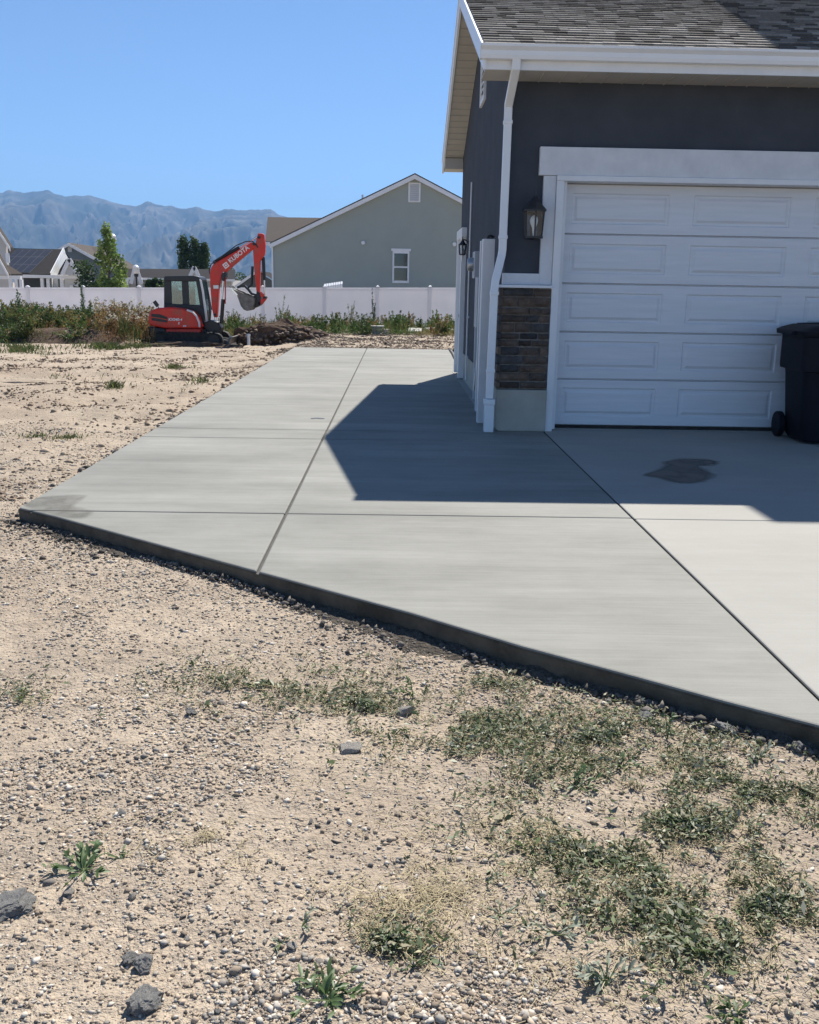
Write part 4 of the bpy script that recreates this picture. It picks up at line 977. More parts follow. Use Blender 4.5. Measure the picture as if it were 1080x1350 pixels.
def gable_block(root, wallm, roofm, trimm, x0, x1, y0, y1, zb, ze, zr, axis_, oh=.35):
    """simple gabled volume; axis_ 'x': ridge along x, 'y': ridge along y"""
    hp = hpart(root)
    if axis_ == 'x':
        c = (y0+y1)/2; hp('wall', wallm, MB().prism([(y0, zb), (y1, zb), (y1, ze), (c, zr-.1), (y0, ze)], x0, x1, 'x'))
        sl_ = (zr-ze)/(c-y0)
        for s_, e_ in ((-1, y0-oh), (1, y1+oh)):
            hp('roof', roofm, MB().prism([(c, zr), (e_, ze-sl_*oh), (e_, ze-sl_*oh-.08), (c, zr-.08)], x0-oh, x1+oh, 'x'))
            for xx in (x0-oh-.03, x1+oh+.001): hp('rake_board', trimm, MB().prism([(c, zr-.0), (e_, ze-sl_*oh-.0), (e_, ze-sl_*oh-.24), (c, zr-.24)], xx, xx+.03, 'x'))
            hp('fascia', trimm, MB().box(x0-oh, x1+oh, e_-.03 if s_ < 0 else e_+.001, e_-.001 if s_ < 0 else e_+.03, ze-sl_*oh-.2, ze-sl_*oh-.02))
    else:
        c = (x0+x1)/2; hp('wall', wallm, MB().prism([(x0, zb), (x1, zb), (x1, ze), (c, zr-.1), (x0, ze)], y0, y1, 'y'))
        sl_ = (zr-ze)/(c-x0)
        for s_, e_ in ((-1, x0-oh), (1, x1+oh)):
            hp('roof', roofm, MB().prism([(c, zr), (e_, ze-sl_*oh), (e_, ze-sl_*oh-.08), (c, zr-.08)], y0-oh, y1+oh, 'y'))
            for yy in (y0-oh-.03, y1+oh+.001): hp('rake_board', trimm, MB().prism([(c, zr), (e_, ze-sl_*oh), (e_, ze-sl_*oh-.24), (c, zr-.24)], yy, yy+.03, 'y'))
def P3(px, py, Y): return at(px, py, Y)
# solar roofed house: main roof slope faces us, gable end at its right
SY = 62.0
a = P3(30, 362, SY); rb = P3(22, 328, SY+5); rr_ = P3(83, 328.5, SY+5); b_ = P3(66, 361.5, SY)
SH_ = thing('solar_house', 'house with dark roof covered in solar panels behind the fence', 'house', ((a.x+b_.x)/2, SY+3, -1.2)); hp = hpart(SH_)
el = P3(6, 362, SY)
rt_ = rr_.z; ez_ = a.z
hp('roof', 'darkroof', MB().add([el, b_, rr_, P3(12, 328, SY+5), el-Vector((0, 0, .1)), b_-Vector((0, 0, .1)), rr_-Vector((0, 0, .1)), P3(12, 328, SY+5)-Vector((0, 0, .1))], [(0, 1, 2, 3), (7, 6, 5, 4), (0, 4, 5, 1), (3, 2, 6, 7), (0, 3, 7, 4), (1, 5, 6, 2)]))
rear = P3(104, 363, SY+9.5)
# gable end, seen at an angle
hp('gable_wall', 'lightwall', MB().add([b_+Vector((.05, .1, -.1)), rr_+Vector((.05, .0, -.1)), rear, Vector((b_.x, b_.y, -1.3)), Vector((rear.x, rear.y, -1.3))], [(0, 1, 2), (0, 2, 4, 3)]))
hp('rear_roof', 'darkroof', MB().add([rr_, rear+Vector((.3, 0, 0)), rear+Vector((-8, 0, 0)), rr_+Vector((-8, 0, 0))], [(0, 1, 2, 3)]))
for p0, p1 in ((b_, rr_), (rr_, P3(87, 342, SY+6.2))): hp('rake_board', 'white', MB().bar([p0+Vector((.06, -.05, -.02)), p1+Vector((.06, -.05, -.02))], .05, .28, up=(0, 0, 1)))
hp('wall', 'darkwall', MB().box(el.x, b_.x-.4, SY+1.5, SY+8, -1.3, ez_-.1))
hp('fascia', 'white', MB().box(el.x, P3(102, 362, SY).x, SY-.08, SY-.02, ez_-.2, ez_+.0))
for px in (13, 21, 28, 55, 63, 81):
    q = P3(px, 370, SY); hp('porch_post', 'white', MB().box(q.x-.10, q.x+.10, SY+.0, SY+.2, -1.2, ez_-.21))
q0, q1 = P3(86, 364, SY-.2), P3(99, 377, SY-.2)
hp('window', 'white', MB().box(q0.x, q1.x, SY+.5, SY+.56, -.2, P3(86, 376, SY).z)); hp('porch_wall', 'lightwall', MB().box(P3(64, 364, SY).x, P3(101, 364, SY).x, SY+.6, SY+3, -1.3, ez_-.2))
hp('porch_opening', 'winglass', MB().box(P3(72, 364, SY).x, P3(80, 364, SY).x, SY+.55, SY+.595, -1.2, ez_-.25))
# little front gables
for (pl_, pp, pr_, yy) in (((76, 362), (92, 341.5), (105, 364), SY-.3), ((97, 364), (101.5, 352), (111, 365), SY+1.5)):
    A, B, C_ = P3(*pl_, yy), P3(*pp, yy), P3(*pr_, yy)
    mid = P3(83 if pl_[0] == 76 else 99, pl_[1], yy)
    bk_ = Vector((-.2, 3.2, 0))
    hp('gable_front', 'lightwall', MB().add([mid, C_, B, mid+bk_, C_+bk_, B+bk_], [(0, 1, 2), (5, 4, 3), (0, 3, 4, 1)]))
    hp('gable_roof', 'darkroof', MB().add([mid+Vector((-.05, -.1, 0)), B+Vector((0, -.1, .04)), B+bk_+Vector((-1.2, 0, .04)), mid+bk_+Vector((-1.4, 0, 0))], [(0, 1, 2, 3)]))
    hp('gable_roof', 'darkroof', MB().add([C_+Vector((.05, -.1, 0)), B+Vector((0, -.1, .04)), B+bk_+Vector((0, 0, .04)), C_+bk_], [(0, 1, 2, 3)]))
    for p1 in (mid, C_): hp('rake_board', 'white', MB().bar([p1+Vector((0, -.13, 0)), B+Vector((0, -.13, 0))], .05, .26))
# 5 x 3 solar panels with frames
o0 = P3(30, 329.5, SY+4.7); o1 = P3(70, 330, SY+4.7); o2 = P3(27, 359.5, SY+.35)
sx0, sx1 = P3(23, 330, SY+4.8).x, P3(70.5, 330, SY+4.8).x
nrm_ = (b_-el).cross(rr_-b_).normalized()
dn = ((el-P3(12, 328, SY+5))); dn = Vector((0, dn.y, dn.z))
for r in range(3):
    for c in range(5):
        f0_ = .06+r*.30; f1_ = f0_+.29
        base = P3(12, 328, SY+5)
        pw = (sx1-sx0)/5
        def Q(u_, f_): 
            shear = -f_*.0
            return Vector((sx0+u_*pw+shear+(.0), base.y, base.z))+dn*f_+nrm_*.09
        p = [Q(c+.02, f0_), Q(c+.98, f0_), Q(c+.98, f1_), Q(c+.02, f1_)]
        if r == 2 and c == 0: continue
        k = [v-nrm_*.05 for v in p]
        sp = hp('solar_panel', 'solarframe', MB().add(p+k, [(0, 1, 2, 3), (7, 6, 5, 4), (0, 4, 5, 1), (1, 5, 6, 2), (2, 6, 7, 3), (3, 7, 4, 0)]))
        c_0 = sum(p, Vector())/4; p2 = [c_0+(v-c_0)*.94+nrm_*.006 for v in p]; hp('cell_sheet', 'solar', MB().add(p2, [(0, 1, 2, 3)]), sp)
# neighbour at the far left edge
LY = 58.0
c0 = P3(-16, 288, LY); c1 = P3(8, 325, LY); 
LH = thing('tan_house', 'pale tan gabled house cut off at the left edge beyond the fence', 'house', (c0.x, LY+3, -1.2)); hp = hpart(LH)
hw = c1.x-c0.x
hp('wall', 'tanwall', MB().prism([(c0.x-hw+.35, -1.3), (c1.x-.35, -1.3), (c1.x-.35, c1.z+.25), (c0.x, c0.z-.1), (c0.x-hw+.35, c1.z+.25)], LY+.8, LY+1.1, 'y'))
for s_ in (-1, 1):
    hp('roof', 'brownroof', MB().prism([(c0.x, c0.z), (c0.x+s_*hw, c1.z), (c0.x+s_*hw, c1.z-.1), (c0.x, c0.z-.1)], LY+.6, LY+1.1, 'y'))
    hp('rake_board', 'white', MB().prism([(c0.x, c0.z-.02), (c0.x+s_*hw, c1.z-.02), (c0.x+s_*hw, c1.z-.26), (c0.x, c0.z-.26)], LY+.55, LY+.598, 'y'))
d0, d1 = P3(-5, 328, LY-1), P3(13, 361, LY-1); hw = d1.x-d0.x
hp('porch_gable', 'lightwall', MB().prism([(d0.x-hw+.3, d1.z), (d1.x-.2, d1.z), (d0.x, d0.z-.1)], LY-1.1, LY-.8, 'y'))
for s_ in (-1, 1):
    hp('porch_roof', 'brownroof', MB().prism([(d0.x, d0.z), (d0.x+s_*hw, d1.z), (d0.x+s_*hw, d1.z-.1), (d0.x, d0.z-.1)], LY-1.2, LY-.8, 'y'))
    hp('rake_board', 'white', MB().prism([(d0.x, d0.z-.02), (d0.x+s_*hw, d1.z-.02), (d0.x+s_*hw, d1.z-.26), (d0.x, d0.z-.26)], LY-1.26, LY-1.202, 'y'))
f0_, f1_, f2_ = P3(9, 348, LY+1), P3(30, 361, LY-.5), P3(10, 361, LY-.5)
hp('side_roof', 'brownroof', MB().add([f0_, f1_, f2_, f0_-Vector((0, 0, .1)), f1_-Vector((0, 0, .1)), f2_-Vector((0, 0, .1))], [(0, 2, 1), (3, 4, 5), (0, 1, 4, 3), (1, 2, 5, 4), (2, 0, 3, 5)]))
hp('beam', 'white', MB().box(d0.x-hw, f1_.x, LY-.9, LY-.7, d1.z-.32, d1.z-.12))
for px in (14, 28): q = P3(px, 370, LY-.8); hp('porch_post', 'white', MB().box(q.x-.09, q.x+.09, LY-.9, LY-.72, -1.2, d1.z-.33))
hp('window', 'white', MB().box(P3(0, 330, LY).x, P3(5, 330, LY).x, LY+.73, LY+.79, P3(0, 346, LY).z, P3(0, 333, LY).z))
# slate house behind
BY = 85.0
pk2, l2, r2 = P3(92, 320, BY), P3(76, 331, BY), P3(132, 342, BY)
SB = thing('slate_house', 'tall slate blue gabled house behind the solar roof', 'house', (pk2.x, BY+3, -1.2)); hp = hpart(SB)
sl2 = (pk2.z-r2.z)/(r2.x-pk2.x); xl2 = pk2.x-4.0; zl2 = pk2.z-sl2*4.0; xr2 = pk2.x+4.0
hp('wall', 'bluewall', MB().prism([(xl2+.3, -1.3), (xr2-.3, -1.3), (xr2-.3, zl2+.05), (pk2.x, pk2.z-.1), (xl2+.3, zl2+.05)], BY, BY+9, 'y'))
for s_ in (-1, 1):
    hp('roof', 'brownroof', MB().prism([(pk2.x, pk2.z), (pk2.x+s_*4, zl2), (pk2.x+s_*4, zl2-.1), (pk2.x, pk2.z-.1)], BY-.3, BY+9, 'y'))
    hp('rake_board', 'white', MB().prism([(pk2.x, pk2.z-.02), (pk2.x+s_*4, zl2-.02), (pk2.x+s_*4, zl2-.3), (pk2.x, pk2.z-.3)], BY-.36, BY-.302, 'y'))
hp('gable_vent', 'lightwall', MB().box(P3(89.5, 326, BY).x, P3(94.5, 326, BY).x, BY-.05, BY-.004, P3(92, 332, BY).z, P3(92, 325, BY).z))
q = P3(112, 324, BY+6); hp('cross_roof', 'brownroof', MB().add([P3(100, 327, BY+4), P3(128, 337, BY+1), P3(150, 337, BY+1), P3(150, 326, BY+5), P3(108, 325.5, BY+5)], [(0, 1, 2, 3, 4)]))
c = P3(103, 319, BY+2); hp('vent_pipe', 'white', MB().tube([(c.x, BY+2, c.z-1), (c.x, BY+2, c.z)], .06, 8))
# long low house right of the young tree
CYh = 78.0
LL = thing('long_house', 'long low house with dark grey roof behind the excavator cab', 'house', (P3(230, 370, CYh).x, CYh+4, -1.2)); hp = hpart(LL)
g0, g1, g2, g3 = P3(150, 365, CYh), P3(310, 368, CYh), P3(310, 355, CYh+5), P3(150, 354, CYh+5)
hp('roof', 'darkroof', MB().add([g0, g1, g2, g3, g0-Vector((0, 0, .12)), g1-Vector((0, 0, .12)), g2-Vector((0, 0, .12)), g3-Vector((0, 0, .12))], [(0, 1, 2, 3), (7, 6, 5, 4), (0, 4, 5, 1), (3, 2, 6, 7), (0, 3, 7, 4), (1, 5, 6, 2)]))
hp('wall', 'tanwall', MB().box(g0.x+.4, g1.x-.4, CYh+.5, CYh+9, -1.3, g0.z-.1)); hp('fascia', 'white', MB().box(g0.x, g1.x, CYh-.06, CYh-.01, g0.z-.2, g0.z-.02))
for pa, pb, pc in (((173, 374), (179, 350), (187, 374)), ((251, 364), (256.5, 352), (262, 364))):
    A, B, C_ = P3(*pa, CYh-.5), P3(*pb, CYh-.5), P3(*pc, CYh-.5)
    hp('gable_front', 'tanwall', MB().add([A, C_, B, A+Vector((0, .25, 0)), C_+Vector((0, .25, 0)), B+Vector((0, .25, 0))], [(0, 1, 2), (3, 5, 4), (0, 2, 5, 3), (1, 4, 5, 2)]))
    for e_ in (A, C_): hp('rake_board', 'white', MB().bar([e_+Vector((0, -.1, 0)), B+Vector((0, -.1, 0))], .06, .3))
for px in (161, 168, 186): q = P3(px, 372, CYh); hp('porch_post', 'white', MB().box(q.x-.15, q.x+.15, CYh-.3, CYh, -1.2, g0.z-.2))
# small gabled roof seen under the boom
q0, q1, q2 = P3(306, 381, 64), P3(340, 357, 64), P3(352, 366, 64)
UH = thing('grey_roof_house', 'low house with plain grey roof behind the excavator bucket', 'house', (q1.x, 66, -1.2)); hp = hpart(UH)
hp('roof', 'darkroof', MB().add([q0, q1, q1+Vector((0, 6, 0)), q0+Vector((0, 6, 0))], [(0, 1, 2, 3)])); hp('roof', 'darkroof', MB().add([q1, q1+Vector((4, 0, -2.2)), q1+Vector((4, 6, -2.2)), q1+Vector((0, 6, 0))], [(0, 1, 2, 3)]))
hp('wall', 'darkwall', MB().add([q0+Vector((0, .2, -.1)), q1+Vector((0, .2, -.1)), q1+Vector((4, .2, -2.3)), Vector((q1.x+4, 64.2, -1.2)), Vector((q0.x, 64.2, -1.2))], [(0, 1, 2, 3, 4)]))
hp('rake_board', 'white', MB().bar([q0+Vector((0, -.03, 0)), q1+Vector((0, -.03, 0))], .05, .16))
# street lamps
for px, py, Y, lab in ((148.5, 308, 60.0, 'tall street lamp with white globe rising beside the young tree'), (179, 349, 60.0, 'shorter street lamp with black post and white globe right of the young tree')):
    q = P3(px, py, Y); t = thing('street_lamp', lab, 'lamp', (q.x, Y, -1.2), group='street lamps beyond the fence')
    MB().tube([(q.x, Y, -1.2), (q.x, Y, -.6), (q.x, Y, q.z-.75)], [.11, .07, .05], 10).build('pole', M['black'], t, world=True, smooth=50)
    MB().lathe([(.05, -.78), (.14, -.72), (.14, -.58), (.10, -.56)], (q.x, Y, q.z), 12).build('collar', M['black'], t, world=True, smooth=40)
    MB().lathe([(.10, -.56), (.17, -.5), (.21, -.35), (.19, -.18), (.20, -.15), (.12, -.05), (.03, 0)], (q.x, Y, q.z), 14).build('globe', M['white'], t, world=True, smooth=50)

# ------------------------------------------------------------------ foliage tools
def leaves(P, size, col, jit=.25, up_bias=0.0, aspect=.55, seed=0, flat=1.0):
    """P (n,3) leaf centres, each a bent diamond of two triangles' worth of quad -> V,F,C"""
    n = len(P); rs = np.random.RandomState(seed)
    d = rs.normal(size=(n, 3)); d[:, 2] = d[:, 2]*flat+up_bias; d /= np.linalg.norm(d, axis=1)[:, None]
    e = rs.normal(size=(n, 3)); e[:, 2] *= flat; e -= d*(e*d).sum(1)[:, None]; e /= np.linalg.norm(e, axis=1)[:, None]
    s_ = np.asarray(size)[:, None]*rs.uniform(.6, 1.4, (n, 1)) if np.ndim(size) else size*rs.uniform(.6, 1.4, (n, 1))
    nn = np.cross(d, e)
    V = np.stack([P-d*s_, P+e*s_*aspect+nn*s_*.15, P+d*s_, P-e*s_*aspect+nn*s_*.15], 1)
    Fc = (np.arange(4)[None]+(np.arange(n)*4)[:, None])
    C_ = np.repeat(np.asarray(col)*rs.uniform(1-jit, 1+jit, (n, 1)), 4, 0)
    return V.reshape(-1, 3), Fc, C_
def blades(P, h, w_, col, lean, seed):
    n = len(P); rs = np.random.RandomState(seed); a = rs.uniform(0, 2*PI, n); hh = h*rs.uniform(.5, 1.3, n); l = lean*rs.uniform(.3, 1.2, n)*hh
    d = np.stack([np.cos(a), np.sin(a), 0*a], 1); s_ = np.stack([-np.sin(a), np.cos(a), 0*a], 1)*w_*rs.uniform(.6, 1.3, (n, 1))
    zv = np.array([0, 0, 1.])[None]
    V = np.stack([P-s_, P+s_, P+d*(l*.4)[:, None]+zv*(hh*.6)[:, None]+s_*.7, P+d*l[:, None]+zv*(hh)[:, None]*.95], 1)
    V2 = np.stack([V[:, 0], V[:, 1], V[:, 2], V[:, 3]], 1)
    return V2.reshape(-1, 3), np.arange(4)[None]+(np.arange(n)*4)[:, None], np.repeat(col*rs.uniform(.7, 1.3, (n, 1)), 4, 0)
class LB:
    def __init__(s): s.V = []; s.F = []; s.C = []; s.n = 0
    def add(s, V, Fc, C_): s.V.append(V); s.F.append(Fc+s.n); s.C.append(C_); s.n += len(V)
    def build(s, name, mat, parent=None): return np_mesh(name, np.concatenate(s.V), np.concatenate(s.F), mat, parent, col=np.concatenate(s.C))
def crown(clumps, n, size, cols, seed):
    rs = np.random.RandomState(seed); lb = LB(); w_ = np.array([c[3]*c[4]*c[5] for c in clumps])**.67; w_ /= w_.sum()
    for c, k in zip(clumps, (w_*n).astype(int)):
        if k < 1: continue
        u_ = rs.normal(size=(k, 3)); u_ /= np.linalg.norm(u_, axis=1)[:, None]; r = rs.uniform(.35, 1, (k, 1))**.6
        P = np.array(c[:3])+u_*r*np.array(c[3:6]); col = np.array(cols[rs.randint(len(cols))])*rs.uniform(.75, 1.25)
        lb.add(*leaves(P, size, np.tile(col, (k, 1)), seed=rs.randint(1e6)))
    return lb
def tree(name, label, base, trunk_h, trunk_r, clumps, n, size, cols, seed, group=None, limbs=True):
    t = thing(name, label, 'tree', base, group=group); rs = random.Random(seed)
    m = MB(); m.tube([(0, 0, -.1), (rs.uniform(-.1, .1), 0, trunk_h*.5), (rs.uniform(-.15, .15), .05, trunk_h)], [trunk_r, trunk_r*.75, trunk_r*.3], 8)
    tk = m.build('trunk', M['bark'], t, smooth=60)
    if limbs:
        for c in clumps[::2]:
            h0 = min(trunk_h*.9, max(.4, c[2]-.8)); m = MB(); m.tube([(0, 0, h0), (c[0]*.5, c[1]*.5, h0+(c[2]-h0)*.6), (c[0], c[1], c[2])], [trunk_r*.4, trunk_r*.25, trunk_r*.1], 5); m.build('limb', M['bark'], tk)
    crown(clumps, n, size, cols, seed).build('crown', M['leaf'], t)
    return t
rs = random.Random(21)
# young tree
cl = []
for k in range(60):
    h = rs.random()**.8*4.7; wd = 1.2*(1-h/5.2)**.85*(.55+.6*min(1, h/1.0)); a = rs.uniform(0, 2*PI); r = wd*rs.uniform(.3, 1.15)
    cl.append((r*math.cos(a), r*math.sin(a), .9+h, .38*(1.15-h/6), .38*(1.15-h/6), .42))
b0 = at(145, 378, 52)
tree('young_tree', 'young bright green tree rising behind the fence left of the excavator', (b0.x, 52, -1.3), 5.0, .09, cl, 4300, .085, [(.18, .26, .06), (.25, .33, .08), (.11, .18, .045), (.30, .37, .11)], 3)
# dark bush beside it
tree('dark_bush', 'dark green bushy shrub at the foot of the young tree', (at(118, 378, 53).x, 53, -1.3), 2.2, .06, [(rs.uniform(-.6, .6), rs.uniform(-.4, .4), rs.uniform(1.2, 3.5), .5, .5, .55) for _ in range(14)], 1500, .09, [(.03, .06, .02), (.045, .08, .025)], 4)
for px, w_, top, lab, sd in ((241, 7, 306, 'tall dark poplar at the left of the clump behind the excavator', 5), (256, 8, 309, 'dense dark poplar in the middle of the clump behind the excavator', 6), (269, 7, 318, 'lower poplar at the right of the clump behind the excavator boom', 7)):
    q = at(px, top, 105); ht = q.z+1.2; cl = []
    for k in range(46):
        h = rs.random(); r = w_/1200*105*(.95 if h < .72 else .95-1.9*(h-.72))*rs.uniform(.2, .95); a = rs.uniform(0, 2*PI)
        cl.append((r*math.cos(a), r*math.sin(a), 1.0+h*(ht-1.5), .45, .45, .8))
    tree('poplar_tree', lab, (q.x, 105, -1.3), ht*.95, .22, cl, 4200, .13, [(.045, .08, .028), (.065, .11, .036), (.03, .055, .022)], sd, 'poplar trees behind the excavator')
for px, py, r_, lab, sd in ((303, 352, 1.6, 'round green tree behind the boom of the excavator', 8), (318, 350, 2.3, 'wider green tree showing between boom and bucket arm', 9), (228, 366, 1.3, 'small pale tree in front of the long low house roof left of the cab', 12), (206, 362, .5, 'thin sapling in front of the long low house', 13), (197, 364, .4, 'slim sapling nearest to the shorter street lamp', 14)):
    Yt = 74.0 if px < 240 else 92.0
    q = at(px, py, Yt); cl = [(rs.uniform(-r_, r_)*.7, rs.uniform(-r_, r_)*.7, q.z+1.2-rs.uniform(.3, r_*1.7), r_*.42, r_*.42, r_*.4) for _ in range(16)]
    tree('broadleaf_tree' if r_ > 1 else 'sapling', lab, (q.x, Yt, -1.3), max(1, q.z), .12, cl, 1500, .12, [(.05, .085, .03), (.07, .11, .035), (.035, .06, .025)], sd)

# ------------------------------------------------------------------ weeds along the fence
def weed_bush(name, label, x, y, h, r, n, cols, seed, group, stems=9, z=None, leaf=.035, flower=None):
    z = gz1(x, y) if z is None else z
    t = thing(name, label, 'weed', (x, y, z), group=group); rs = np.random.RandomState(seed); m = MB(); lb = LB()
    for k in range(stems):
        a = rs.uniform(0, 2*PI); rr = r*rs.uniform(.1, 1); hh = h*rs.uniform(.55, 1.05); p1 = Vector((rr*math.cos(a)*.4, rr*math.sin(a)*.4, hh*.5)); p2 = Vector((rr*math.cos(a), rr*math.sin(a), hh))
        b0_ = Vector((rs.uniform(-.3, .3)*r, rs.uniform(-.3, .3)*r, -.03)); m.tube([b0_, p1+b0_*.5, p2], [.008, .006, .003], 3, cap=False)
        kk = max(6, n//stems); tt = rs.uniform(.12, 1, kk)[:, None]
        P = (1-tt)**2*np.array(b0_)+2*tt*(1-tt)*np.array(p1)+tt**2*np.array(p2)+rs.normal(size=(kk, 3))*np.array([r*.22, r*.22, h*.05])*(1.15-tt)
        P[:, 2] = np.abs(P[:, 2])
        col = np.array(cols[rs.randint(len(cols))])
        lb.add(*leaves(P, leaf, np.tile(col, (kk, 1)), jit=.35, up_bias=.5, aspect=.4, seed=rs.randint(1e6)))
        if flower is not None and rs.rand() < .6:
            P = np.array(p2)[None]+rs.normal(size=(10, 3))*.06; lb.add(*leaves(P, .03, np.tile(np.array(flower), (10, 1)), seed=rs.randint(1e6), aspect=.9))
    m.build('stems', M['stem'], t); lb.build('foliage', M['leaf'], t)
    return t
GR = [(.07, .12, .03), (.10, .16, .04), (.05, .085, .025)]; YL = [(.22, .18, .06), (.17, .155, .05), (.10, .11, .035)]; RU = [(.26, .15, .06), (.20, .11, .05), (.24, .19, .08)]
rng = random.Random(31); k = 0
# cut bank under the weeds, its backlit shade put into the dark soil colour
V = []; nxb = 90; prof = [(0, -.05), (.25, .12), (.55, .30), (.8, .42), (1.6, .46), (3.2, .40), (4.5, .0)]
for i in range(nxb):
    x = -23+i*(14.6/(nxb-1)); fade = float(sstep(-8.2, -9.6, x))
    for j, (dy, dz) in enumerate(prof):
        w_ = float(fbm(np.array([x*1.3]), np.array([j*.7]), 4, 71)[0])
        V.append((x, 29.1+dy+.35*w_, -.52+dz*fade+.10*w_*(1 if dz > 0 else 0)-.15*(1-fade)))
k_ = len(prof); Fc = [(i*k_+j, (i+1)*k_+j, (i+1)*k_+j+1, i*k_+j+1) for i in range(nxb-1) for j in range(k_-1)]
bank = MB().add(V, Fc).build('earth_bank', M['soil'], smooth=True); props(bank, 'low shade-dark earth bank below the weeds at the back left', 'bank')
for i in range(84):
    px = 4+rng.random()*208; Yw = rng.uniform(29.3, 35.5); q = at(px, 440, Yw)
    if px < 15 and Yw > 34: continue
    if q.x > -8.6 and Yw < 33: Yw = rng.uniform(33, 36); q = at(px, 440, Yw)
    if px < 120: cols, lab, grp, fl = YL+GR, 'yellow green weed bush in front of the fence left of the excavator', 'yellow green weeds left of the excavator', None
    else: cols, lab, grp, fl = RU+YL[:1], 'rusty brown dry weed bush in front of the fence by the excavator', 'rusty dry weeds left of the excavator', (.5, .47, .38)
    weed_bush('weed_bush', lab, q.x, Yw, rng.uniform(.35, .9), rng.uniform(.4, .8), 460, cols, 100+i, grp, flower=fl, leaf=.045)
def undergrowth(name, px0, px1, Y0, Y1, N, hmax, cols, label, seed):
    rs = np.random.RandomState(seed); Yv = rs.uniform(Y0, Y1, N); pxv = rs.uniform(px0, px1, N); xv = np.array([at(a, 440, b).x for a, b in zip(pxv, Yv)])
    hl = hmax*(.25+1.0*vnoise(xv*1.1, Yv*.8, seed))*(.4+.9*vnoise(xv*4, Yv*4, seed+1)); lb = LB(); cv = np.array(cols); ci = (vnoise(xv*.7, Yv*.7, seed+2)*len(cv)*.999+rs.uniform(-.8, .8, N)).clip(0, len(cv)-1).astype(int)
    P = np.stack([xv, Yv, gz(xv, Yv)-.01+.45*(sstep(29.6, 30.2, Yv)*sstep(33.5, 32, Yv)*sstep(-8.6, -9.6, xv))*0], 1)
    lb.add(*blades(P[::2], 1, .006, cv[ci][::2], .25, seed+3)); v_ = lb.V[0].reshape(-1, 4, 3); b0 = v_[:, :1].mean(1, keepdims=True); lb.V[0] = (b0+(v_-b0)*np.stack([hl[::2]*.8+.05, hl[::2]*.8+.05, hl[::2]+.05], 1)[:, None, :]).reshape(-1, 3)
    P2 = P.copy(); P2[:, 2] += hl*rs.uniform(.05, 1, N); lb.add(*leaves(P2, .04, cv[ci], jit=.4, aspect=.4, seed=seed+4))
    o = lb.build(name, M['leaf']); return props(o, label, 'weeds', kind='stuff')
undergrowth('weed_undergrowth', -30, 203, 29.4, 36.5, 11000, .55, YL+GR[2:]+RU+RU[:2], 'tangled dry undergrowth between the weed bushes left of the excavator', 91)
undergrowth('weed_undergrowth', 285, 660, 33.4, 40.2, 9000, .5, RU+YL+GR+GR, 'tangled undergrowth along the foot of the fence behind the pad', 95)
weed_bush('tall_weed', 'tallest dark green spiky weed standing against the fence panel', at(112, 440, 36).x, 36, 1.75, .28, 420, GR[2:], 301, None, stems=5)
weed_bush('tall_weed', 'tall pale green weed near the left end of the fence', at(28, 440, 32).x, 32, 1.2, .35, 520, GR, 302, None, stems=8)
for i in range(80):
    px = 296+rng.random()*330; Yw = rng.uniform(34.0, 40.0); q = at(px, 440, Yw)
    cols, lab, grp = rng.choice([(GR, 'low green weed growing along the foot of the fence behind the pad', 'low green weeds behind the pad'), (YL+RU, 'low straw coloured weed along the foot of the fence behind the pad', 'low straw weeds behind the pad'), (GR, 'low green weed growing along the foot of the fence behind the pad', 'low green weeds behind the pad')])
    weed_bush('low_weed', lab, q.x, Yw, rng.uniform(.3, .85), rng.uniform(.3, .55), 330, cols, 400+i, grp, stems=8, leaf=.045)
weed_bush('tall_weed', 'tall dark spiky weed standing alone in front of the middle fence post', at(493, 440, 39).x, 39, 1.75, .2, 380, [(.03, .05, .02), (.045, .07, .025)], 501, None, stems=4)
weed_bush('tall_weed', 'upright pale green weed rising from behind the soil heap', at(371, 440, 35).x, 35, 1.5, .3, 460, [(.14, .18, .06), (.10, .15, .05)], 502, None, stems=6)
weed_bush('tall_weed', 'yellowish upright weed just right of the soil heap', at(462, 440, 37).x, 37, 1.2, .3, 400, [(.26, .24, .13), (.2, .2, .1)], 503, None, stems=8)

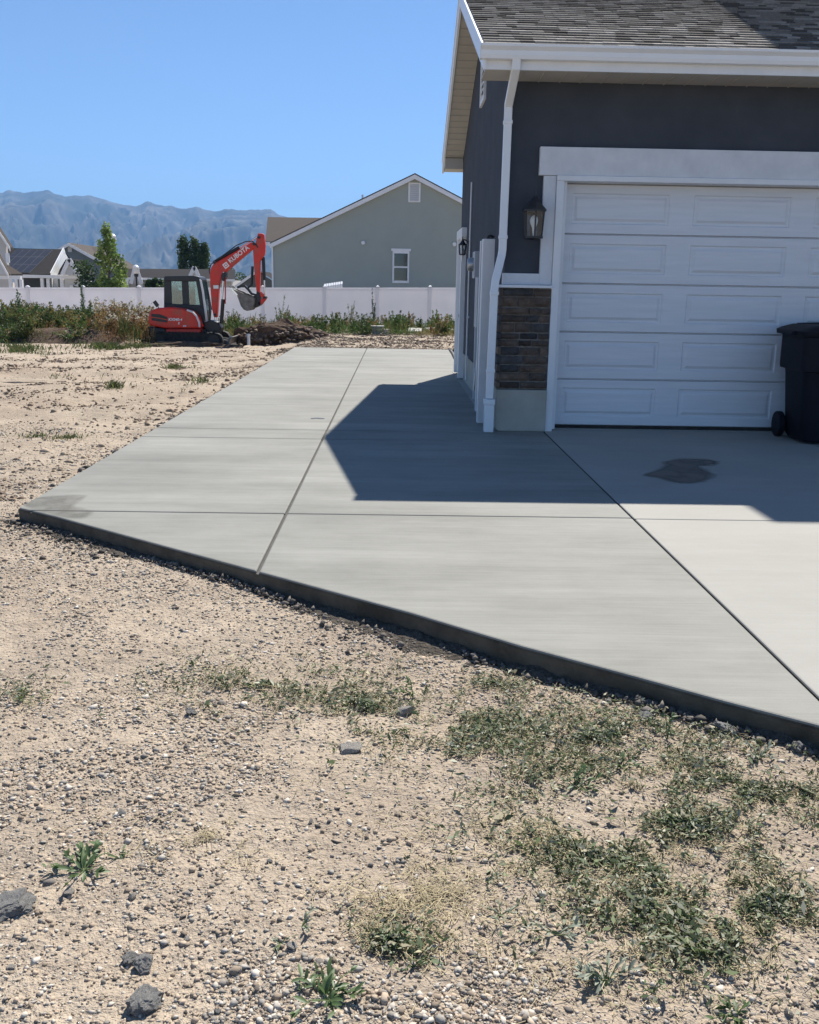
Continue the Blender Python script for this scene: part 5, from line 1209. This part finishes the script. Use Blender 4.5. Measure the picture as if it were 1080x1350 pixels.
# ------------------------------------------------------------------ foreground gravel, rubble and plants
rs = np.random.RandomState(77)
OV = np.array([(1, 0, 0), (-1, 0, 0), (0, 1, 0), (0, -1, 0), (0, 0, 1), (0, 0, -1)], float); OF = np.array([(0, 2, 4), (2, 1, 4), (1, 3, 4), (3, 0, 4), (2, 0, 5), (1, 2, 5), (3, 1, 5), (0, 3, 5)])
def gravel_layer(name, N, mu, sg, lo, hi, bias, chip, seed, label):
    rs = np.random.RandomState(seed)
    yy = 1.35*np.exp(rs.uniform(0, 1, N)*math.log(9.5/1.35)); xx = rs.uniform(-.68, .62, N)*yy+rs.normal(0, .05, N)
    pat = vnoise(xx*1.3+7, yy*1.3, 3)*.5+vnoise(xx*3.5, yy*3.5, 4)*.35+vnoise(xx*11, yy*11, 5)*.15
    dens = bias+1.0*sstep(.44, .60, pat)+.6*sstep(1.1, 0, np.abs(yy-edge_y(np.clip(xx, -2.4, 1.5))))*sstep(.9, -.4, xx)
    keep = (rs.uniform(0, 1, N) < np.clip(dens, 0, 1)) & ~in_pad(xx, yy, .012); xx, yy = xx[keep], yy[keep]; n = len(xx)
    size = np.clip(np.exp(rs.normal(mu, sg, n)), lo, hi)*(1+.10*np.clip(yy-3, 0, 6))
    tint = rs.uniform(0, 1, (n, 1)); base_c = np.where(tint < .48, np.array([[.50, .45, .38]]), np.where(tint < .93, np.array([[.44, .345, .25]]), np.array([[.18, .155, .13]])))
    c_ = base_c*rs.uniform(.45, 1.25, (n, 1)); P = np.stack([xx, yy, gz(xx, yy)+size*rs.uniform(.0, .3, n)], 1)
    global IV, IF
    sv = IV, IF
    if chip: IV, IF = OV, OF
    o = stones(name, P, size, c_, M['gravel'], flat=(.35, .8), jag=.35); IV, IF = sv
    return props(o, label, 'gravel', kind='stuff')
gravel_layer('gravel_chips', 240000, -5.65, .55, .0014, .012, .26, True, 77, 'fine angular grey and tan gravel chips over the dirt')
gravel_layer('gravel', 6000, -4.95, .36, .004, .016, .03, False, 78, 'larger loose pebbles scattered over the bare dirt')
rs = np.random.RandomState(79)
# sparse clods further out over the lot
N = 1800; yy = 7+rs.uniform(0, 1, N)**1.4*22; xx = -2.4-rs.uniform(0, 1, N)**1.5*yy*.6; ok = ~in_pad(xx, yy, .03); xx, yy = xx[ok], yy[ok]; n = len(xx)
size = np.exp(rs.normal(-4.7, .55, n)).clip(.005, .05)*(1+.03*yy); c_ = np.array([.36, .28, .20])*rs.uniform(.6, 1.2, (n, 1))
o = stones('dirt_clods', np.stack([xx, yy, gz(xx, yy)+size*.1], 1), size, c_, M['gravel']); props(o, 'small dry dirt clods spread across the bare lot', 'clods', kind='stuff')
# bands of crumbly brown soil across the lot
N = 100000; yy = 6.2+rs.uniform(0, 1, N)**1.3*22.5; xx = -2.42-rs.uniform(0, 1, N)**1.2*yy*.62
pt_ = vnoise(xx*.33, yy*.75, 81)*.6+vnoise(xx*1.4, yy*2.2, 82)*.4; ok = (rs.uniform(0, 1, N) < sstep(.50, .68, pt_)*.95+.04) & ~in_pad(xx, yy, .03); xx, yy = xx[ok], yy[ok]; n = len(xx)
sv_ = IV, IF; IV, IF = OV, OF; size = np.exp(rs.normal(-4.8, .55, n)).clip(.004, .035)*(1+.02*yy)
o = stones('crumbly_soil', np.stack([xx, yy, gz(xx, yy)+size*.15], 1), size, np.array([.25, .185, .13])*rs.uniform(.5, 1.3, (n, 1)), M['gravel'], jag=.45); IV, IF = sv_; props(o, 'bands of brown crumbly soil across the bare lot', 'soil', kind='stuff')
N = 30000; yy = rs.uniform(22.05, 37, N); xx = rs.uniform(-3.2, 3.4, N); ok = rs.uniform(0, 1, N) < .25+.75*vnoise(xx*1.1, yy*.8, 84); xx, yy = xx[ok], yy[ok]; n = len(xx)
sv_ = IV, IF; IV, IF = OV, OF; size = np.exp(rs.normal(-4.1, .55, n)).clip(.008, .07)
o = stones('back_soil', np.stack([xx, yy, gz(xx, yy)+size*.2], 1), size, np.array([.19, .14, .10])*rs.uniform(.35, 1.2, (n, 1)), M['gravel'], jag=.45); IV, IF = sv_; props(o, 'rough brown soil and crumbs between the pad end and the fence', 'soil', kind='stuff')
# dark crumbs of concrete and mud against the pad edge
N = 3000; t = rs.uniform(0, 1, N); xx = XL-.05+t*(1.6-XL); off = .015+np.abs(rs.normal(0, 1, N))*.075*(.25+1.6*sstep(.3, .7, vnoise(xx*2.3, xx*0, 8))); yy = edge_y(xx)-off-.012; xx = xx-off*.6
size = np.exp(rs.normal(-5.2, .6, N)).clip(.002, .024); c_ = np.array([.12, .103, .085])*rs.uniform(.5, 1.7, (N, 1))
hgt = np.clip(.025-off*.2, 0, 1)*vnoise(xx*4, yy*4, 12)
sv_ = IV, IF; IV, IF = OV, OF
o = stones('edge_crumbs', np.stack([xx, yy, gz(xx, yy)+size*.2+hgt], 1), size, c_, M['gravel'], flat=(.5, 1.0), jag=.5); props(o, 'dark grey crumbs of concrete heaped along the cut edge of the pad', 'rubble', kind='stuff'); IV, IF = sv_
N = 700; yy = rs.uniform(5.8, 21, N); xx = XL-.02-np.abs(rs.normal(0, .05, N)); size = np.exp(rs.normal(-4.4, .5, N)).clip(.004, .03)
o = stones('side_crumbs', np.stack([xx, yy, gz(xx, yy)+size*.3], 1), size, np.array([.13, .115, .10])*rs.uniform(.5, 1.6, (N, 1)), M['gravel']); props(o, 'crumbly dirt along the long left edge of the pad', 'rubble', kind='stuff')

V = []; nxs, nys = 260, 12; xs_ = np.linspace(XL-.12, 1.62, nxs)
for i, x in enumerate(xs_):
    wd_ = .05+.13*float(sstep(.25, .75, vnoise(np.array([x*2.6]), np.array([.5]), 8))[0])
    for j in range(nys):
        t_ = j/(nys-1); ox = -.62*wd_*t_; oy = -.78*wd_*t_-.004
        X_, Y_ = x+ox, float(edge_y(max(XL, x)))+oy; h_ = (.026*(1-t_)**.7*(.35+1.1*vnoise(np.array([X_*7]), np.array([Y_*7]), 15))[0]+.016*fbm(np.array([X_*26]), np.array([Y_*26]), 3, 16)[0]*(1-t_)-.012*t_-.004)
        V.append((X_, Y_, -.098+float(h_)))
idx = np.arange(nxs*nys).reshape(nxs, nys); F4 = np.stack([idx[:-1, :-1], idx[1:, :-1], idx[1:, 1:], idx[:-1, 1:]], -1).reshape(-1, 4)
M['edgesoil'] = pm('damp_edge_soil', (.05, .043, .035), (.135, .114, .092), scale=34, rough=1, bump=1, bscale=70, bdist=.02, spec=.1)
o = np_mesh('edge_soil', np.array(V), F4, M['edgesoil'], smooth=True); props(o, 'damp dark soil crumbled against the cut edge of the pad', 'soil', kind='stuff')

ROCKS = [(190, 1322, 52, 'A', 'large rough grey concrete lump near the bottom left corner'), (190, 1274, 32, 'A', 'knobbly grey concrete lump just above the largest one'), (172, 1262, 26, 'A', 'smaller dark lump touching the knobbly grey one'),
 (18, 1196, 62, 'A', 'flat dark grey slab of rubble at the left edge of the dirt'), (460, 987, 40, 'B', 'pale flat rock standing alone below the grass patch'), (534, 935, 32, 'B', 'pale rock half hidden in the grass near the middle'), (252, 943, 20, 'A', 'dark rock at the left end of the upper grass patch'),
 (160, 1073, 17, 'A', 'small dark stone alone on bare dirt at left'), (122, 1100, 10, 'A', 'tiny dark stone to the left of the small dark stone'), (356, 1136, 11, 'A', 'tiny dark stone in the middle of the bare dirt'), (410, 1085, 9, 'A', 'tiny round dark pebble right of the bare patch'), (434, 1084, 9, 'A', 'tiny brown pebble beside the round dark one'),
 (421, 1276, 15, 'B', 'pale rounded pebble right of the grey lumps'), (247, 1236, 14, 'B', 'tan rounded pebble above the grey lumps'), (92, 1176, 20, 'B', 'flat pale stone under the green weed at left'), (174, 1186, 14, 'B', 'pale small stone below the green weed at left'), (287, 1335, 12, 'A', 'small grey pebble at the bottom edge'), (384, 1255, 18, 'B', 'pale stone under the sprawling weed near bottom middle'),
 (955, 965, 34, 'A', 'grey lump of concrete by the right end of the pad edge'), (932, 944, 20, 'A', 'angular dark lump touching the pad edge at right'), (1010, 968, 28, 'A', 'grey rubble lump right of the others at the pad edge'), (852, 948, 24, 'A', 'dark lump in the shade of the pad edge'), (803, 925, 16, 'A', 'small dark crumb below the pad edge near the grass'), (1050, 990, 26, 'A', 'dark rubble lump at the right edge of the picture'),
 (470, 752, 24, 'A', 'dark clod heaped against the middle of the pad edge'), (240, 740, 18, 'A', 'dark clod at the left part of the pad edge'), (958, 1220, 26, 'A', 'bluish grey flat stone in the grass at lower right'), (1040, 1331, 16, 'B', 'pale pebble near the bottom right corner'), (270, 1055, 10, 'B', 'little white stone chip on the bare dirt'), (15, 1274, 14, 'B', 'tan pebble near the left edge below the flat slab')]
import mathutils.noise as mn
for i, (px, py, sz, kind, lab) in enumerate(ROCKS):
    p = gnd(px, py, -.09); s_ = sz*.41*(p-CAMLOC).length/F_PX
    rgi = random.Random(200+i)
    bm = bmesh.new(); bmesh.ops.create_icosphere(bm, subdivisions=4 if sz > 18 else 2, radius=1)
    cuts = [Vector((rgi.gauss(0, 1), rgi.gauss(0, 1), rgi.gauss(0, 1))).normalized() for _ in range(9)]
    for v in bm.verts:
        q = v.co.copy(); d = 1.0
        for cu in cuts:
            t_ = q.dot(cu)
            if t_ > .62: q -= cu*(t_-.62)
        q *= 1+mn.fractal(v.co*2.3+Vector((i*2.1, 0, 0)), 1, 2, 3)*(.22 if kind == 'A' else .10)+(mn.fractal(v.co*8+Vector((0, i, 0)), .8, 2, 3)*.09 if kind == 'A' else 0)
        v.co = q
    fl = .45 if ('flat' in lab) else .72
    me = bpy.data.meshes.new('rock'); bm.to_mesh(me); bm.free(); me.materials.append(M['stone'+kind])
    o = link_mesh('rock', me); o.scale = (s_*1.05, s_*.9, s_*fl); o.rotation_euler = (rgi.uniform(-.2, .2), rgi.uniform(-.2, .2), rgi.uniform(0, 6))
    o.location = (p.x, p.y, gz1(p.x, p.y)+s_*fl*.38); props(o, lab, 'rock')

# grass, clippings and straw patches (patch: px, py, rx, ry, weight)
PATCH_G = [(350, 900, 130, 38, 1.0), (480, 930, 90, 45, .7), (640, 960, 110, 50, .9), (800, 975, 170, 50, 2.0), (990, 1040, 120, 55, 1.9), (900, 1090, 150, 60, .9), (780, 1130, 120, 35, .7), (1000, 1200, 110, 70, 1.2), (860, 1200, 120, 45, .8), (960, 1260, 120, 40, .5), (20, 915, 40, 14, .25), (520, 1250, 50, 30, .25), (740, 1040, 120, 40, .5), (650, 900, 120, 20, .3)]
PATCH_S = [(560, 1180, 90, 60, 1.0), (720, 1110, 140, 60, .8), (900, 1130, 180, 80, 1.0), (1000, 1210, 100, 80, .7), (270, 1110, 130, 50, .5), (620, 960, 150, 60, .5), (340, 900, 130, 40, .4), (880, 1010, 160, 60, .6), (520, 1240, 60, 50, .5), (800, 1280, 200, 60, .4)]
def scatter(patches, N, seed):
    rs = np.random.RandomState(seed); out = []
    tw = sum(p[4] for p in patches)
    for (px, py, rx, ry, w_) in patches:
        k = int(N*w_/tw); a = rs.uniform(0, 2*PI, k); r = np.abs(rs.normal(0, .8, k))
        X_ = px+rx*r*np.cos(a); Y_ = py+ry*r*np.sin(a)
        for u_, v_ in zip(X_, Y_):
            g_ = gnd(u_, min(max(v_, 860), 1500), -.09); out.append((g_.x, g_.y))
    o = np.array(out)
    cl_ = vnoise(o[:, 0]*6, o[:, 1]*6, 41)*.5+vnoise(o[:, 0]*22, o[:, 1]*22, 42)*.5
    o = o[(rs.uniform(0, 1, len(o)) < sstep(.38, .68, cl_)+.06) & ~in_pad(o[:, 0], o[:, 1], .03)]
    return o
LBg = LB(); rs = np.random.RandomState(8)
o2 = scatter(PATCH_G, 42000, 1); n = len(o2)
P = np.stack([o2[:, 0], o2[:, 1], gz(o2[:, 0], o2[:, 1])+rs.uniform(.001, .016, n)+.018*vnoise(o2[:, 0]*12, o2[:, 1]*12, 44)], 1)
pal = np.array([(.22, .235, .155), (.10, .13, .06), (.36, .36, .27), (.07, .095, .04), (.15, .185, .08), (.38, .34, .22), (.08, .11, .05)])
LBg.add(*leaves(P, np.exp(rs.normal(-4.85, .35, n)), pal[rs.randint(0, 7, n)], jit=.45, aspect=.34, seed=3, flat=.42))
o2 = scatter(PATCH_G, 15000, 2); n = len(o2); P = np.stack([o2[:, 0], o2[:, 1], gz(o2[:, 0], o2[:, 1])-.002], 1)
LBg.add(*blades(P, .024, .0011, pal[rs.choice([0, 1, 3, 4], n)], .9, 4))
gr_ = LBg.build('mown_grass', M['clip']); props(gr_, 'patchy mown grass and wilted clippings over the dirt', 'grass', kind='stuff')
o2 = scatter(PATCH_S+PATCH_G, 30000, 3); n = len(o2); LBs = LB()
a = rs.uniform(0, 2*PI, n); ln = rs.uniform(.012, .055, n); P = np.stack([o2[:, 0], o2[:, 1], gz(o2[:, 0], o2[:, 1])+rs.uniform(.002, .012, n)], 1)
d = np.stack([np.cos(a)*ln, np.sin(a)*ln, rs.uniform(-.12, .25, n)*ln], 1); sd_ = np.stack([-np.sin(a), np.cos(a), 0*a], 1)*.0009
mid = P+d*.5+np.stack([-np.sin(a), np.cos(a), .4+0*a], 1)*(ln*rs.uniform(-.15, .15, n))[:, None]
V = np.stack([P-sd_, P+sd_, mid+sd_, mid-sd_, P+d+sd_*.5, P+d-sd_*.5], 1).reshape(-1, 3)
b6 = (np.arange(n)*6)[:, None]; Fc = np.concatenate([b6+np.array([0, 1, 2, 3]), b6+np.array([3, 2, 4, 5])])
C_ = np.repeat(np.array([[.44, .37, .23]])*rs.uniform(.45, 1.3, (n, 1)), 6, 0); LBs.add(V, Fc, C_)
st_ = LBs.build('dry_straw', M['straw']); props(st_, 'thin dry straw strands lying over the dirt', 'straw', kind='stuff')

# separate low weeds with leaves that can be told apart
def leaf_mesh(name, l, w_, col, curl=.3):
    V = []; n = 5
    for i in range(n):
        t = i/(n-1); ww = w_*math.sin(PI*min(.97, .08+t*.9))**.8; z = curl*l*(t*(1-t))*1.2
        V += [(l*t, -ww/2, z+.15*ww), (l*t, 0, z), (l*t, ww/2, z+.15*ww)]
    Fc = []
    for i in range(n-1):
        for j in range(2): Fc.append((i*3+j, i*3+j+1, i*3+j+4, i*3+j+3))
    me = bpy.data.meshes.new(name); me.from_pydata(V, [], Fc); me.polygons.foreach_set('use_smooth', [True]*len(Fc)); return me
LMATS = [pm('weed_leaf_a', (.10, .16, .05), (.16, .23, .09), scale=30, rough=.55, trans=.3), pm('weed_leaf_b', (.20, .23, .16), (.32, .34, .26), scale=30, rough=.6, trans=.25), pm('weed_leaf_c', (.065, .115, .04), (.12, .18, .06), scale=30, rough=.5, trans=.3)]
LM = []
for mi in range(3):
    row = []
    for l, w_ in ((.05, .017), (.036, .014), (.065, .018)):
        me = leaf_mesh('leaf', l, w_, None, random.uniform(.1, .5)); me.materials.append(LMATS[mi]); row.append(me)
    LM.append(row)
def low_weed(px, py, r_px, n, mi, label, rise=.5):
    p = gnd(px, py, -.09); sc = (p-CAMLOC).length/F_PX; R_ = r_px*sc; z = gz1(p.x, p.y)
    t = thing('low_weed', label, 'weed', (p.x, p.y, z)); rg = random.Random(int(px*7+py))
    m = MB(); tips = []
    for k in range(max(4, n//5)):
        a = rg.uniform(0, 2*PI); L_ = R_*rg.uniform(.4, 1.0); h = rise*R_*rg.uniform(.2, .7)
        pts = [Vector((0, 0, 0)), Vector((math.cos(a)*L_*.5, math.sin(a)*L_*.5, h)), Vector((math.cos(a)*L_, math.sin(a)*L_, h*.7+.004))]
        m.tube(pts, [.0018, .0015, .001], 4, cap=False); tips.append((pts, a))
    m.build('stems', M['stem'], t)
    for k in range(int(n*1.5)):
        pts, a = rg.choice(tips); u_ = rg.uniform(.1, 1); q = pts[0].lerp(pts[1], u_*2) if u_ < .5 else pts[1].lerp(pts[2], u_*2-1)
        o = link_mesh('leaf', LM[mi][rg.randrange(3)], t); o.location = q; s_ = rg.uniform(.6, 1.25)*R_/.13*.72
        o.scale = (s_, s_, s_); o.rotation_euler = (rg.uniform(-.5, .5), rg.uniform(-.9, .25), a+rg.uniform(-1.2, 1.2))
    return t
for args in [(110, 1150, 48, 44, 2, 'low green weed spreading on bare dirt at the left', .25), (160, 1133, 22, 14, 2, 'trailing green shoot right of the low weed at the left', .2), (520, 1240, 32, 30, 2, 'dark green weed below the straw patch near the middle', .6), (398, 1228, 26, 18, 1, 'grey green sprawling weed near the bottom middle', .4), (370, 1250, 20, 14, 1, 'small pale weed rosette beside the sprawling one', .4),
             (430, 1325, 52, 40, 2, 'green leafy weed at the bottom edge left of centre', .55), (405, 1305, 24, 16, 2, 'smaller leafy weed just above the bottom edge one', .6), (800, 1300, 46, 40, 1, 'pale grey green weed clump near the bottom right', .6), (860, 1310, 22, 16, 2, 'small upright weed right of the pale clump', .9), (640, 1165, 20, 18, 1, 'small grey green weed in the middle of the dirt', .7),
             (660, 1210, 24, 20, 1, 'wilted grey weed right of the dark green one', .6), (735, 1235, 34, 24, 1, 'loose wilted weed above the pale clump', .5), (970, 1335, 40, 26, 2, 'green weed at the bottom edge near the right corner', .5), (545, 1280, 20, 16, 2, 'little green weed under the dark green one', .6), (545, 915, 26, 24, 2, 'upright leafy weed in the grass near the middle', 1.3), (880, 975, 22, 26, 2, 'tall thin green weed in the grass below the pad edge', 2.0), (870, 1195, 34, 30, 1, 'wilted leafy weed in the lower right grass', .5), (610, 990, 30, 28, 1, 'dense wilted weed in the grass below the pad', .4), (760, 1040, 34, 30, 2, 'low green weed in the grass right of centre', .5), (1000, 1000, 30, 24, 1, 'wilted weed close to the right end of the pad', .5), (820, 1010, 30, 26, 2, 'bright green tuft of leaves in the grass under the pad edge', .7)]:
    low_weed(*args)
# green patches in the lot
def tuft_patch(name, pts, N, h, w_, cols, label, seed, Yg=None):
    rs = np.random.RandomState(seed); lb = LB()
    for (px, py, rx, ry, zz0) in pts:
        k = N//len(pts); a = rs.uniform(0, 2*PI, k); r = np.abs(rs.normal(0, .55, k)); O = []
        for u_, v_ in zip(px+rx*r*np.cos(a), py+ry*r*np.sin(a)): g_ = gnd(u_, v_, zz0); O.append((g_.x, g_.y))
        O = np.array(O); O = O[(vnoise(O[:, 0]*4.5, O[:, 1]*3, seed) > .42) & ~in_pad(O[:, 0], O[:, 1], .03)]; k = len(O); P = np.stack([O[:, 0], O[:, 1], gz(O[:, 0], O[:, 1])-.005], 1)
        lb.add(*blades(P, h, w_, np.array(cols)[rs.randint(0, len(cols), k)], .7, seed+1))
        Pl = P[::3]+np.array([0, 0, h*.5])*rs.uniform(.2, 1, (len(P[::3]), 1)); lb.add(*leaves(Pl, h*.16, np.array(cols)[rs.randint(0, len(cols), len(Pl))], seed=seed+2))
    o = lb.build(name, M['leaf']); return props(o, label, 'grass', kind='stuff')
GG = [(.085, .12, .035), (.12, .16, .05), (.06, .09, .03), (.17, .16, .08)]
tuft_patch('grass_tuft', [(66, 579, 36, 5, -.08)], 1500, .05, .0035, GG, 'bright green tuft of grass alone on the bare lot at left', 61)
tuft_patch('green_verge', [(15, 466, 75, 9, -.5), (150, 459, 60, 2.5, -.5)], 2600, .17, .008, [(.07, .10, .03), (.10, .14, .04), (.05, .08, .025), (.14, .14, .06)], 'green weedy verge at the back left of the bare lot', 62)
tuft_patch('lot_weeds', [(150, 525, 30, 3, -.2), (120, 511, 60, 3, -.25), (230, 495, 18, 5, -.3), (262, 517, 14, 4, -.2), (238, 530, 6, 2, -.2)], 1600, .09, .005, GG+[(.16, .15, .07)], 'thin scattered weeds on the bare lot left of the pad', 63)
# ridges of disturbed soil on the lot
for px, py, Yl, r_, lab, sd in ((250, 456, 29.3, (1.7, .35, .20), 'crumbly dark soil ridge in front of the excavator tracks', 3), (20, 540, 14, (1.2, .4, .05), 'slightly raised dirt hump at the left of the lot', 5)):
    q = at(px, py, Yl); o = lump('soil_ridge', Vector((q.x, Yl, gz1(q.x, Yl)-.01)), r_, M['soil'] if sd != 5 else M['dirt'], sub=4, amp=.45, fr=3.2, seed=sd); o.rotation_euler = (0, 0, .5 if sd == 1 else .08); props(o, lab, 'soil')

# ------------------------------------------------------------------ mountains and haze
M['mount'] = pm('mountain_scrub', (.035, .034, .03), (.19, .17, .14), scale=.006, rough=1, spec=.05, c3=(.055, .06, .045), scale3=.0016, detail=8)
SKYL = [(-900, 262), (-600, 252), (-300, 262), (-100, 256), (0, 254), (15, 250.5), (31, 254.5), (48, 253), (62, 250.5), (72, 255), (85, 259.5), (98, 257), (122, 259), (140, 264), (161, 269), (179, 271.5), (194, 266), (212, 269.5), (241, 274.5), (259, 272.5), (280, 278.5), (300, 276.5), (325, 277), (345, 276.5), (357, 276), (368, 283), (400, 292), (460, 300), (560, 318), (700, 330), (900, 340), (1200, 345), (1600, 352), (2200, 362)]
sx_, sy_ = np.array(SKYL, float).T
us = np.concatenate([np.linspace(-850, -160, 60), np.linspace(-150, 640, 520), np.linspace(650, 2100, 90)]); ts = np.concatenate([np.linspace(0, 1, 150), np.linspace(1.03, 1.5, 14)])
RY_ = 6500.0; V = np.zeros((len(ts), len(us), 3))
for j, u_ in enumerate(us):
    q = at(u_, float(np.interp(u_, sx_, sy_)), RY_); dirx = q.x/RY_; hr = q.z
    hr = hr+RY_/1200*2.4*float(fbm(np.array([u_/9.0]), np.array([.3]), 3, 61)[0]); yv = 3600+(RY_-3600)*ts; xv = dirx*yv
    tt = np.clip(ts, 0, 1); hh = hr*(tt**1.15)
    hh = np.where(ts > 1, hr*(1-(ts-1)*1.2), hh)
    V[:, j, 0] = xv; V[:, j, 1] = yv; V[:, j, 2] = hh
Xm, Ym = V[..., 0], V[..., 1]; tg = np.repeat(np.clip(ts, 0, 1)[:, None], len(us), 1)
wv = Xm+220*fbm(Xm/900, Ym/900, 3, 51)
rd = 1-np.abs(fbm(wv/420, Ym/2600, 4, 52))*2.0; rd2 = 1-np.abs(fbm(wv/150, Ym/500, 4, 53))*2
amp = (tg*(1-tg))*4
rd3 = 1-np.abs(fbm(wv/60, Ym/160, 3, 57))*2
V[..., 2] += amp*(230*(rd-.6)+150*(rd2-.6)+45*(rd3-.6)); 
V[..., 2] = np.minimum(V[..., 2], V[..., 2])
# nothing in front may rise above the sky line: limit by elevation angle
ridge_row = int(np.argmin(np.abs(ts-1))); lim = (V[ridge_row, :, 2]-CAMH)/V[ridge_row, :, 1]
V[..., 2] = np.minimum(V[..., 2], CAMH+lim[None]*V[..., 1]*(.30+.70*np.clip(ts, 0, 1)[:, None]**.45)); V[0, :, 2] = -3
idx = np.arange(len(ts)*len(us)).reshape(len(ts), len(us)); F4 = np.stack([idx[:-1, :-1], idx[:-1, 1:], idx[1:, 1:], idx[1:, :-1]], -1).reshape(-1, 4)
mo = np_mesh('mountains', V.reshape(-1, 3), F4, M['mount']); props(mo, kind='structure')
hz = MB().box(-9000, 9000, -1700, 9500, -7, 800).build('haze', M['mount']); hz.data.materials.clear()
hm = bpy.data.materials.new('haze_air'); hm.use_nodes = True; n = hm.node_tree.nodes; n.remove(n['Principled BSDF'])
pv = n.new('ShaderNodeVolumePrincipled'); pv.inputs['Color'].default_value = (.30, .58, 1, 1); pv.inputs['Density'].default_value = HAZE = 1.3e-4; pv.inputs['Anisotropy'].default_value = 0.0
hm.node_tree.links.new(pv.outputs[0], n['Material Output'].inputs['Volume']); hz.data.materials.append(hm); props(hz, kind='stuff', label='thin blue haze in the air between the lot and the mountains', cat='haze')
